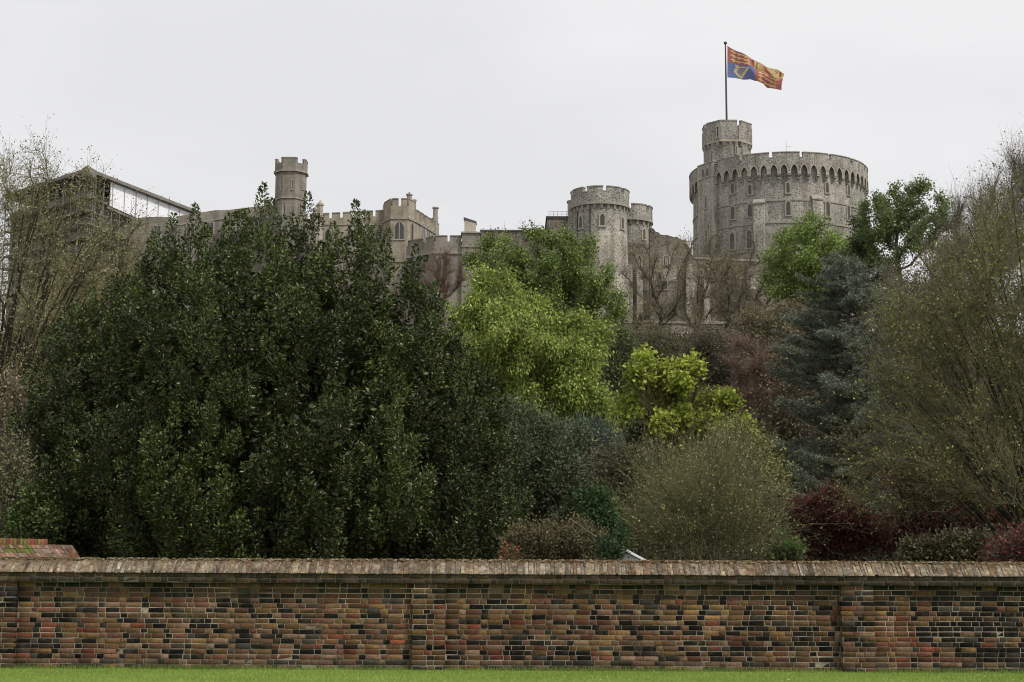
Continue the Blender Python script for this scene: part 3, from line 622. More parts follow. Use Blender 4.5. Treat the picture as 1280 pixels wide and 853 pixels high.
m.wall(ta, tb, 1.2, 22, z_); m.build('wall', M['flint_dark'], tw); m = MB(); m.wall(ta, tb, 1.3, z_, z_+.4, out=.15); m.build('ledge', M['dressgrey'], tw)
m = MB(); m.wall(ta, tb, 1.2, z_-1.6, z_-1.3, out=.1); m.build('string_course', M['dressgrey'], tw)
m = MB(); m.box(PX(867, 231.5, 450), PX(879, 231.5, 450), 231.5, 233.2, 20, PZ(438, 231.5, 870)); m.build('pier', M['flint_pale'], tw)
for px in (790, 822, 850, 905, 935, 965): window(tw, P(px, 432, 232.99), (0, -1), 1.1, 1.7, True, fr=.2)

# --- state apartments range (stone), left to right
def cren_line(m, mc, p0, p1, z0, zs0, zt0, n, gap=.28, th=.6, z0b=None, zsb=None, ztb=None):
    """battlement along a straight line; heights may change linearly"""
    p0, p1 = np.array(p0[:2], float), np.array(p1[:2], float); z0b = z0 if z0b is None else z0b; zsb = zs0 if zsb is None else zsb; ztb = zt0 if ztb is None else ztb
    m.wall(p0, p1, th, z0, zs0, z0b, zsb)
    for i in range(n):
        t0, t1 = (i+gap/2)/n, (i+1-gap/2)/n; q0, q1 = p0+(p1-p0)*t0, p0+(p1-p0)*t1; L = lambda a, b_, t: a+(b_-a)*t
        m.wall(q0, q1, th, L(zs0, zsb, t0), L(zt0, ztb, t0), L(zs0, zsb, t1), L(zt0, ztb, t1)); mc.wall(q0, q1, th+.08, L(zt0, ztb, t0), L(zt0, ztb, t0)+.16, L(zt0, ztb, t1), L(zt0, ztb, t1)+.16, out=.08)
# octagonal stone turret
ot = empty('stone_turret', (PX(364, 250), 250, 50), 'slim octagonal pale stone turret above the evergreen tree', 'castle tower')
OC = (PX(364, 250, 220), 250.); ro = 2.8; oz1, ozs, oz0 = PZ(196.5, 247.5, 364), PZ(203, 247.5, 364), PZ(212, 247.5, 364)
m = MB(); m.arc(OC, 1.5, ro-.12, R(22.5), R(382.5), 36, oz0, 8); m.build('wall', M['ashlar_grey'], ot)
m = MB(); mc = MB(); m.arc(OC, ro-.5, ro, R(22.5), R(382.5), oz0+.01, ozs, 8)
for i in range(8):
    a0, a1 = R(22.5)+2*pi*i/8, R(22.5)+2*pi*(i+1)/8; p0, p1 = (np.array((OC[0]+ro*sin(a), OC[1]-ro*cos(a))) for a in (a0, a1)); d = p1-p0
    q0, q1 = (p0, p1) if i % 2 else (p0+d*.25, p1-d*.25)
    if i % 2: m.wall(q0, q1, .4, ozs, oz1-.15); mc.wall(q0, q1, .45, oz1-.15, oz1, out=.06)
    for q in ((p0, p0+d*.2), (p1-d*.2, p1)):
        if i % 2 == 0: m.wall(q[0], q[1], .4, ozs, oz1-.15); mc.wall(q[0], q[1], .45, oz1-.15, oz1, out=.06)
m.build('battlement', M['ashlar_grey'], ot); mc.arc(OC, ro-.3, ro+.22, R(22.5), R(382.5), oz0-.3, oz0+.05, 8); mc.arc(OC, ro-.6, ro+.05, R(22.5), R(382.5), PZ(247, 247.5, 364)-.15, PZ(247, 247.5, 364)+.1, 8); mc.build('string_course', M['dressgrey'], ot)
for px in (352.5, 366, 378.5): a, p = on_drum(OC, (ro-.12)*.945, px, 237); window(ot, p, (sin(a), -cos(a)), .32, 1.6, False, fr=.13, surround='dressgrey')
for px in (355, 375): a, p = on_drum(OC, (ro-.12)*.945, px, 268); window(ot, p, (sin(a), -cos(a)), .42, 1.9, True, fr=.13, surround='dressgrey')
# long range left of the turret
lr = empty('stone_range', (PX(260, 255), 255, 40), 'long plain stone range between the scaffolded building and the octagonal turret', 'building')
def ln(pts, Y, z0, name='wall', mt='ashlar_grey', th=3.0):
    m = MB()
    for (xa, ya), (xb, yb) in zip(pts, pts[1:]):
        if xb > xa: m.wall((PX(xa, Y, 280), Y), (PX(xb, Y, 280), Y), th, z0, PZ(ya, Y, xa), None, PZ(yb, Y, xb))
    m.build(name, M[mt], lr)
ln([(150, 276), (178, 272), (200, 271), (214, 272)], 262, 30); ln([(221, 270.5), (268, 263), (284, 262.5)], 260, 30); ln([(282, 263), (331, 257)], 257, 30); ln([(214, 281), (221, 280)], 261, 30, 'crenel')
m = MB(); m.box(PX(330, 254, 255), PX(336, 254, 255), 254, 257, 40, PZ(249.5, 254, 333)); m.box(PX(336, 254, 258), PX(346, 254, 258), 254, 257, 40, PZ(257, 254, 340)); m.build('chimney', M['ashlar_grey'], lr)
for px, py in ((196, 290), (238, 288), (262, 286), (300, 280), (318, 280)): window(lr, P(px, py+8, 255.9 if px > 285 else (259.9 if px > 220 else 261.9)), (0, -1), 1.2, 2.2, False, fr=.2, surround='dressgrey', mull=1)
m = MB(); m.wall((PX(222, 260, 300), 260), (PX(282, 260, 300), 260), .3, PZ(282, 260, 222), PZ(280.5, 260, 222), PZ(274, 260, 282), PZ(272.5, 260, 282), out=.12); m.build('string_course', M['dressgrey'], lr)
# battlemented block right of the turret
bb = empty('battlemented_range', (PX(440, 250), 250, 40), 'pale stone battlemented range with mullioned windows right of the octagonal turret', 'building')
Yb = 249.; m = MB(); mc = MB(); p0, p1 = (PX(374, Yb+2, 280), Yb), (PX(481, Yb, 280), Yb)
zb0, zb1 = PZ(269, Yb, 400), PZ(263, Yb, 480)
m.wall(p0, p1, 8, 34, PZ(277, Yb, 384), None, PZ(272, Yb, 481)); m.build('wall', M['ashlar'], bb)
m = MB(); cren_line(m, mc, p0, p1, PZ(277, Yb, 384)+.005, PZ(274.5, Yb, 384), PZ(269.5, Yb, 384), 8, .25, .5, PZ(272, Yb, 481)+.005, PZ(270, Yb, 481), PZ(263.5, Yb, 481)); m.build('battlement', M['ashlar'], bb); mc.wall(p0, p1, .2, PZ(282, Yb, 384), PZ(281, Yb, 384), PZ(281.5, Yb, 481), PZ(280.5, Yb, 481), out=.12); mc.wall(p0, p1, .2, PZ(306, Yb, 384), PZ(305, Yb, 384), PZ(305.5, Yb, 481), PZ(304.5, Yb, 481), out=.12); mc.build('coping', M['dressgrey'], bb)
for px, py in ((410, 301), (438, 301), (463, 301), (473.5, 301)): window(bb, P(px, py, Yb-.01), (0, -1), .95, 1.95, True, fr=.2, surround='dressgrey', mull=1)
for px in (395.5, 400.5):
    m = MB(); c_ = (PX(px, 246, 250), 246.); zz = PZ(250 if px > 396 else 256, 246, px); m.arc(c_, .05, .5, 0, 2*pi, 40, zz-1, 8); m.arc(c_, .02, .6, 0, 2*pi, zz-1, zz-.7, 8); m.arc(c_, .01, .03, 0, 2*pi, zz-.7, zz, 8, rb=(.01, .45)); m.build('pinnacle', M['dress'], bb)
# canted bay tower with receding side
ct = empty('canted_tower', (PX(505, 245), 245, 40), 'tall canted stone tower with stepped battlements and chimneys above the evergreen', 'castle tower')
pts = [(PX(479, 249, 280), 249.), (PX(488.5, 245.5, 280), 245.5), (PX(510, 245.5, 280), 245.5), (PX(520.5, 248, 280), 248.), (PX(549, 259, 280), 259.), (PX(520, 266, 280), 266.), (PX(478, 262, 280), 262.)]
za = PZ(273, 245.5, 500); m = MB(); m.poly_prism(pts, 34, za); m.build('wall', M['ashlar'], ct)
m = MB(); mc = MB(); zsil, zmer = PZ(257.5, 245.5, 500), PZ(249, 245.5, 500)
for i, nme in ((6, 2), (0, 1), (1, 2), (2, 1), (3, 6), (4, 3), (5, 3)): a, b_ = pts[i], pts[(i+1) % 7]; d_ = .02*i; cren_line(m, mc, a, b_, za+.01, zsil-(.7 if i == 3 else 0), zmer-(1.3 if i == 3 else 0)+.001*i, nme, .3 if nme > 1 else .16, .5)
m.build('battlement', M['ashlar'], ct); mc.build('coping', M['dressgrey'], ct)
m = MB()
for i in (0, 1, 2, 3): m.wall(pts[i], pts[i+1], .3, za-.2, za+.12, out=.16+.002*i); m.wall(pts[i], pts[i+1], .3, za-7.4, za-7.15, out=.14+.002*i)
m.build('string_course', M['dressgrey'], ct)
for px, pt, pb_, wpx, Y_ in ((511.5, 243, 262, 6.5, 250), (518, 250, 262, 4, 249), (544.5, 259.5, 276, 6.5, 257.5)):
    m = MB(); c_ = (PX(px, Y_, 255), Y_); r_ = wpx/2/ppm(Y_, 60); m.arc(c_, .1, r_, R(22.5), R(382.5), za-2, PZ(pt+1.5, Y_, px), 8); m.arc(c_, .1, r_+.14, R(22.5), R(382.5), PZ(pt+1.5, Y_, px), PZ(pt, Y_, px), 8)
    if px < 512: m.arc(c_, .05, .16, 0, 2*pi, PZ(pt, Y_, px), PZ(pt-2.5, Y_, px), 6)
    m.build('chimney', M['dressgrey'], ct)
n1 = (np.array(pts[3])-np.array(pts[2])); n1 = (n1[1], -n1[0])
window(ct, np.array((*(np.array(pts[1])*.5+np.array(pts[2])*.5), PZ(299, 245.5, 500))), (0, -1), 1.5, 3.0, True, fr=.2, surround='dressgrey', mull=1)
window(ct, np.array((*(np.array(pts[2])*.5+np.array(pts[3])*.5), PZ(299, 245.5, 500))), n1, .7, 3.0, True, fr=.15, surround='dressgrey')
n2 = (np.array(pts[4])-np.array(pts[3])); n2 = (n2[1], -n2[0])
for t in (.3, .5, .75): q = np.array(pts[3])*(1-t)+np.array(pts[4])*t; window(ct, np.array((*q, PZ(297, 250, 525))), n2, 1.6, 2.8, True, fr=.3, surround='dress', mull=1)
# lower battlemented bay in front
lb = empty('low_battlemented_bay', (PX(550, 238), 238, 36), 'low grey stone bay with broad merlons below the canted tower', 'building')
pts = [(PX(508, 242, 310), 242.), (PX(531, 240, 310), 240.), (PX(543, 238, 310), 238.), (PX(578, 238, 310), 238.), (PX(578, 250, 310), 250.), (PX(508, 250, 310), 250.)]
zq = PZ(314.5, 238, 560); m = MB(); m.poly_prism(pts, 30, zq); m.build('wall', M['ashlar_grey'], lb)
m = MB(); mc = MB()
for i, k in ((0, 1), (1, 1), (2, 2)): cren_line(m, mc, pts[i], pts[i+1], zq+.01, PZ(302, 238, 560), PZ(295.5, 238, 560), k, .16)
m.build('battlement', M['ashlar_grey'], lb); 
for i in (0, 1, 2): mc.wall(pts[i], pts[i+1], .3, zq-.4, zq+.05, out=.2+.002*i)
mc.build('coping', M['dressgrey'], lb)
for px in (549, 555.5): window(lb, P(px, 345, 237.99), (0, -1), .6, 3.2, True, fr=.13, surround='dress', mull=0)
window(lb, P(522, 340, 240.9), (-.08, -1), .8, 2.4, True, fr=.13, surround='dress')
ch = empty('chimney_stack', (PX(588, 238), 238, 36), 'broad stone chimney stack at the right end of the low battlemented bay', 'chimney')
m = MB(); m.box(PX(577.3, 237.5, 310), PX(600, 237.5, 310), 237.5, 242, 30, PZ(292, 237.5, 588)); m.build('base', M['ashlar_grey'], ch)
m = MB(); m.box(PX(577, 237.3, 310)-.15, PX(600, 237.5, 310)+.15, 237.3, 242.2, PZ(292, 237.5, 588), PZ(290, 237.5, 588)); m.box(PX(577, 237.3, 310)-.1, PX(600, 237.5, 310)+.1, 237.35, 242.2, PZ(309, 237.5, 588), PZ(307.5, 237.5, 588)); m.build('moulding', M['dressgrey'], ch)
m = MB(); q = [(PX(580.5, 238, 280), 238.2), (PX(594.5, 240, 280), 240.5), (PX(594.5, 240, 280), 242), (PX(580.5, 238, 280), 240.2)]; m.poly_prism(q, PZ(290, 238, 588), [PZ(274, 238, 581), PZ(278, 240, 594), PZ(278, 240, 594), PZ(274, 238, 581)]); m.build('shaft', M['dress'], ch)
m = MB(); cx_ = sum(a[0] for a in q)/4; cy_ = sum(a[1] for a in q)/4; q = [(cx_+(a[0]-cx_)*1.15, cy_+(a[1]-cy_)*1.2) for a in q]; m.poly_prism(q, [PZ(274, 238, 581), PZ(278, 240, 594), PZ(278, 240, 594), PZ(274, 238, 581)], [PZ(271.8, 238, 581), PZ(275.8, 240, 594), PZ(275.8, 240, 594), PZ(271.8, 238, 581)]); m.build('cap', M['slate'], ch)
lrf = empty('low_roof_range', (PX(640, 246), 246, 36), 'low flat topped stone range behind the green trees right of the chimney stack', 'building')
m = MB(); m.box(PX(600, 246, 290), PX(690, 246, 290), 246, 256, 30, PZ(289, 246, 610)); m.build('wall', M['flint_dark'], lrf); m = MB(); m.box(PX(600, 245.8, 290), PX(690, 245.8, 290), 245.8, 256.3, PZ(289, 246, 610), PZ(287.6, 246, 610)); m.build('roof', M['slate'], lrf)

# --- building under scaffolding at the left
sc_ = empty('scaffolded_building', (PX(60, 262), 262, 36), 'large building wrapped in scaffolding under a temporary gabled roof, behind the left bare tree', 'building')
Yc = 250.; c0 = P(110, 211, Yc); zc = c0[2]; A = np.array((c0[0], Yc)); Lf = np.array((PX(8, 268, 243), 268.)); Rt = np.array((PX(262, 285, 266), 285.))
nm_ = lambda v: v/np.linalg.norm(v); dL, dR = nm_(Lf-A), nm_(Rt-A); Bk = Lf+(Rt-A)
zl = zc-.4
m = MB(); m.poly_prism([A+(dL+dR)*1.9, Rt+dL*1.9, Bk, Lf+dR*1.9], 34, zc-3.2); m.build('wall', M['ashlar_grey'], sc_)
m = MB(); ov = 1.6; e_ = [A-(dL+dR)*.8, Rt-dL*.8, Bk+dR, Lf-dR*.8]; zt1 = [zc-.15, zc-.15, zc-.4, zc-.4]
m.poly_prism(e_, [zz-.55 for zz in zt1], zt1); m.build('roof', M['roofsheet'], sc_)
m = MB(); m.poly_prism([A+(dL-dR)*.9, A-(dL+dR)*.85, A-dL*.85+dR*1.6, A+(dL+dR)*2], [zc-1.5]*4, [zc-.1, zc+.2, zc-.1, zc-.1]); m.build('roof_verge', M['roofsheet'], sc_)
m = MB(); LR = np.linalg.norm(Rt-A); LL = np.linalg.norm(Lf-A)
q0 = A+dR*6.5; m.wall(q0, Rt, .15, zc-5.0, zc-.75, zc-6.6, zc-.75); m.build('white_sheeting', M['sheet'], sc_)
m = MB()
m.wall(A+dR*5.8, Rt, .12, zc-5.6, zc-5.2, zc-7.3, zc-6.9, out=.12); m.wall(A, Rt, .5, zc-.8, zc-.5, out=.2); m.build('eaves_beam', M['board'], sc_)
for k in range(8):
    z_ = zc-2.6-k*2.3
    m = MB(); 
    if k > 0: m.wall(Lf, A, 1.8, z_, z_+.22)
    if k > 0: m.wall(A, A+(dR*5.8 if k < 3 else dR*LR*.8), 1.8, z_+.01, z_+.23)
    if m.v: m.build('scaffold_deck', M['board'], sc_)
m = MB()
for t in np.linspace(0, LL, 12):
    for dd in (0, 1.7): q = A+dL*t+dR*dd; m.tube((q[0], q[1], 34), (q[0], q[1], zc-.6), .09, .09, 5)
for t in np.linspace(0, LR*.8, 14):
    q = A+dR*t; m.tube((q[0], q[1], 34), (q[0], q[1], (zc-.6) if t < 6 else zc-6), .09, .09, 5)
for t in np.linspace(7, LR, 10): q = A+dR*t-dL*.15; m.tube((q[0], q[1], zc-6), (q[0], q[1], zc-.3+.9*(int(t*7) % 2)), .05, .05, 4)
m.build('scaffold_standards', M['metal'], sc_)
m = MB()
for k in range(16):
    z_ = zc-1.6-k*1.15; q, q2, q3 = Lf-dR*.06, A-dR*.06-dL*.06, A+dR*5.8-dL*.06; m.tube((q[0], q[1], z_), (q2[0], q2[1], z_), .07, .07, 4); m.tube((q2[0], q2[1], z_+.02), (q3[0], q3[1], z_+.02), .07, .07, 4)
m.build('scaffold_ledgers', M['metal'], sc_)

# ------------------------------------------------------------------ trees
def tubes(p0, p1, r0, r1, k):
    n = len(p0); d = p1-p0; L = np.linalg.norm(d, axis=1, keepdims=True); d = d/np.maximum(L, 1e-6)
    ref = np.where(np.abs(d[:, 2:3]) < .9, np.array([[0, 0, 1.]]), np.array([[1., 0, 0]])); a = np.cross(d, ref); a /= np.linalg.norm(a, axis=1, keepdims=True); c = np.cross(d, a)
    V = np.empty((n, 2*k, 3))
    for i in range(k):
        t = 2*pi*i/k; q = cos(t)*a+sin(t)*c
        V[:, i] = p0+q*r0[:, None]; V[:, k+i] = p1+q*r1[:, None]
    f = np.array([(i, (i+1) % k, k+(i+1) % k, k+i) for i in range(k)])
    F = (f[None]+2*k*np.arange(n)[:, None, None]).reshape(-1, 4); return V.reshape(-1, 3), F
def join(parts):
    Vs, Fs, b = [], [], 0
    for V, F in parts: Vs.append(V); Fs.append(F+b); b += len(V)
    return np.concatenate(Vs), np.concatenate(Fs)
def unit(v): return v/np.maximum(np.linalg.norm(v, axis=-1, keepdims=True), 1e-9)
def leaves(pos, axis, L, Wd, rng, nb=None):
    n = len(pos); axis = unit(axis); nn = nb if nb is not None else rng.normal(0, 1, (n, 3)); s = unit(np.cross(axis, nn)); nrm = np.cross(s, axis)
    V = np.empty((n, 4, 3)); L = L[:, None]; Wd = Wd[:, None]
    V[:, 0] = pos; V[:, 1] = pos+axis*L*.45+s*Wd-nrm*L*.06; V[:, 2] = pos+axis*L; V[:, 3] = pos+axis*L*.45-s*Wd-nrm*L*.06
    return V.reshape(-1, 3), np.arange(4*n).reshape(-1, 4)
def lobes_world(lobes, Y):
    """(px, py, rx, ry[, dy, depth factor]) -> centre, radii"""
    out = []
    for l in lobes:
        px, py, rx, ry = l[:4]; dy = l[4] if len(l) > 4 else 0; df = l[5] if len(l) > 5 else .9; y = Y+dy; c = P(px, py, y); k = ppm(y, c[2]); out.append((c, np.array((rx/k, min(rx, ry*1.3)/k*df, ry/k))))
    return out
def sample(lw, n, rng, shell=.35):
    vol = np.array([r.prod()**.8 for c, r in lw]); ix = rng.choice(len(lw), n, p=vol/vol.sum()); cs = np.array([c for c, r in lw])[ix]; rs = np.array([r for c, r in lw])[ix]
    d = unit(rng.normal(0, 1, (n, 3))); K = rng.normal(0, 1, (4, 3)); K = unit(K)*np.array([[3.], [5.], [7.], [9.]]); ph = rng.uniform(0, 6, 4)
    f = 1+.13*sum(np.sin(d@K[k]+ph[k]+ix*1.7) for k in range(4)); p = cs+d*rs*(rng.random((n, 1))**shell)*f[:, None]
    sc = np.mean([r.mean() for c, r in lw]); K2 = unit(rng.normal(0, 1, (3, 3)))*(2*pi/(sc*.75)); g = sum(np.sin(p@K2[k]+ph[k]) for k in range(3)); return p[g > -1.0]
def grow(base, attr, step, infl, kill, rng, itmax=140, trop=(0, 0, .08), wob=.12):
    nodes = [np.array(base, float)]; par = [-1]; top = attr.mean(0); low = attr[attr[:, 2] < np.percentile(attr[:, 2], 25)]
    tgt = low.mean(0)*.5+top*.5
    # trunk
    while True:
        p = nodes[-1]; dmin = np.linalg.norm(attr-p, axis=1).min()
        if dmin < infl*.6 or len(nodes) > 200: break
        d = unit((tgt-p)+np.array((0, 0, .3))+rng.normal(0, .05, 3)*np.linalg.norm(tgt-p)); nodes.append(p+d*step); par.append(len(nodes)-2)
    nodes = [n_ for n_ in nodes]; A = attr.copy(); best = np.full(len(A), 1e9); bi = np.zeros(len(A), int)
    def upd(i0):
        for i in range(i0, len(nodes)):
            d = np.linalg.norm(A-nodes[i], axis=1); m = d < best; best[m] = d[m]; bi[m] = i
    upd(0); last = 0
    for it in range(itmax):
        act = best < infl
        if not act.any():
            if len(A) == 0: break
            act = best < best.min()+infl*.3
        idx = np.unique(bi[act]); n0 = len(nodes); dirs = unit(A[act]-np.array(nodes)[bi[act]])
        acc = np.zeros((n0, 3)); np.add.at(acc, bi[act], dirs)
        for i in idx:
            g = acc[i]; nl = np.linalg.norm(g)
            if nl < 1e-6: continue
            d = unit(g/nl+np.array(trop)+rng.normal(0, wob, 3)); nodes.append(nodes[i]+d*step); par.append(i)
        upd(n0); keep = best > kill; A = A[keep]; best = best[keep]; bi = bi[keep]
        if len(A) == 0 or len(nodes) > 9000: break
    nodes = np.array(nodes); par = np.array(par); ch = np.bincount(par[par >= 0], minlength=len(nodes)); return nodes, par, ch
def radii(nodes, par, tip, ex=2.35, rmax=1e9):
    n = len(nodes); a = np.zeros(n)
    for i in range(n-1, -1, -1):
        if a[i] == 0: a[i] = tip**ex
        if par[i] >= 0: a[par[i]] += a[i]
    return np.minimum(a**(1/ex), rmax)
def stems(root, bx, Y, lobes, n, r, m, seed):
    rng = np.random.default_rng(seed); T = sample(lobes_world(lobes, Y), n, rng, .3); parts = []
    for t in T:
        b = np.array((bx+rng.normal(0, .35), Y+rng.normal(0, .3), .05)); k = 7; u = np.linspace(0, 1, k+1)[:, None]; mid = np.array((b[0]*.6+t[0]*.4, b[1]*.6+t[1]*.4, t[2]*.62)); p = (1-u)**2*b+2*u*(1-u)*mid+u*u*t+rng.normal(0, .03, (k+1, 3)); rr = np.linspace(r*rng.uniform(.6, 1.2), r*.2, k+1); parts.append(tubes(p[:-1], p[1:], rr[:-1], rr[1:], 4))
    V, F = join(parts); mk('stems', V, F, M[m], root)
def tree(name, label, base, lobes, Y, seed=1, nattr=700, step=.5, infl=3., kill=.9, tip=.02, bark='bark', twigs=None, leaf=None, group=None, cat='tree', shell=.4, trop=(0, 0, .08), rmax=1e9, ex=2.35, ksides=6, wob=.12, itmax=140):
    rng = np.random.default_rng(seed); lw = lobes_world(lobes, Y)
    bx = PX(base, Y, 600); bz = gz(bx, Y)-.2; root = empty(name, (bx, Y, bz), label, cat, group)
    attr = sample(lw, nattr, rng, shell); nodes, par, ch = grow((bx, Y, bz), attr, step, infl, kill, rng, itmax, trop, wob); r = radii(nodes, par, tip, ex, rmax)
    i = np.arange(1, len(nodes)); thick = r[i] > tip*3
    parts = []
    for msk, k in ((thick, ksides), (~thick, 3)):
        ii = i[msk]
        if len(ii): parts.append(tubes(nodes[par[ii]], nodes[ii], np.where(par[ii] == 0, r[par[ii]]*1.35, np.minimum(r[par[ii]], r[ii]*1.25)), r[ii], k))
    tw_parts = []
    thin = i[r[i] < tip*(4 if twigs and twigs.get('wide') else 2.6)]; tp, td = [], []
    ctr = attr.mean(0)
    if twigs:
        m_ = twigs['n']; src = rng.choice(thin, m_); p = nodes[src]+(nodes[par[src]]-nodes[src])*rng.random((m_, 1)); loc = unit(nodes[src]-nodes[par[src]])
        d = unit(loc*twigs.get('along', .8)+rng.normal(0, .6, (m_, 3))+np.array(twigs.get('dir', (0, 0, .3)))); L = rng.uniform(*twigs['len'], m_)[:, None]
        mid = p+d*L*.5+rng.normal(0, .05, (m_, 3))*L; end = mid+unit(d+rng.normal(0, .3, (m_, 3))+np.array(twigs.get('bend', (0, 0, .2))))*L*.5; tr = twigs['r']
        tw_parts.append(tubes(p, mid, np.full(m_, tr), np.full(m_, tr*.75), 3)); tw_parts.append(tubes(mid, end, np.full(m_, tr*.75), np.full(m_, tr*.4), 3))
        # side twiglets
        if twigs.get('side'):
            s_ = twigs['side']; q = np.repeat(np.arange(m_), s_); t = rng.random((len(q), 1)); sp_ = np.where(t < .5, p[q]+(mid[q]-p[q])*t*2, mid[q]+(end[q]-mid[q])*(t*2-1)); sd_ = unit(d[q]+rng.normal(0, .7, (len(q), 3))); sl_ = L[q]*rng.uniform(.2, .5, (len(q), 1)); se = sp_+sd_*sl_
            tw_parts.append(tubes(sp_, se, np.full(len(q), tr*.55), np.full(len(q), tr*.35), 3)); tp.append(se); td.append(sd_)
        tp.append(end); td.append(d); tp.append(mid); td.append(d)
    V, F = join(parts); mk('trunk', V, F, M[bark], root, smooth=True)
    if tw_parts: V, F = join(tw_parts); mk('twigs', V, F, M[twigs.get('mat', 'twig')], root)
    if leaf:
        n = leaf['n']; lift = 1.3 if leaf.get('mat') == 'leaf_dull' else 1.08
        if leaf.get('on', 'twig') == 'twig' and tp: src = np.concatenate(tp); dd = np.concatenate(td); ix = rng.integers(0, len(src), n); pos = src[ix]+rng.normal(0, leaf.get('sp', .05), (n, 3)); ax = dd[ix]; cid = ix
        else: tips = i[ch[i] == 0] if leaf.get('on') == 'tip' else thin; ix = rng.choice(tips, n); pos = nodes[ix]+rng.normal(0, 1, (n, 3))*np.array(leaf.get('sp3', (leaf.get('sp', .5),)*3)); ax = pos-nodes[par[ix]]; cid = ix
        ax = unit(unit(ax)*leaf.get('out', .6)+rng.normal(0, .5, (n, 3))+np.array(leaf.get('dir', (0, 0, 0))))
        L = rng.uniform(*leaf['len'], n); nb = unit(rng.normal(0, .7, (n, 3))+np.array((0, 0, leaf.get('up', 0))))
        V, F = leaves(pos, ax, L, L*leaf.get('asp', .3), rng, nb)
        cols = np.array(leaf['cols']); cc = cols[rng.integers(0, len(cols), n)]*rng.uniform(.75, 1.25, (n, 1)); cvar = np.random.default_rng(seed+1).uniform(.8, 1.2, len(nodes)+len(tp)*100000)[cid % (len(nodes))]; cc = cc*cvar[:, None]*lift
        mk('crown', V, F, M[leaf.get('mat', 'leaf')], root, np.repeat(cc, 4, 0))
    return root

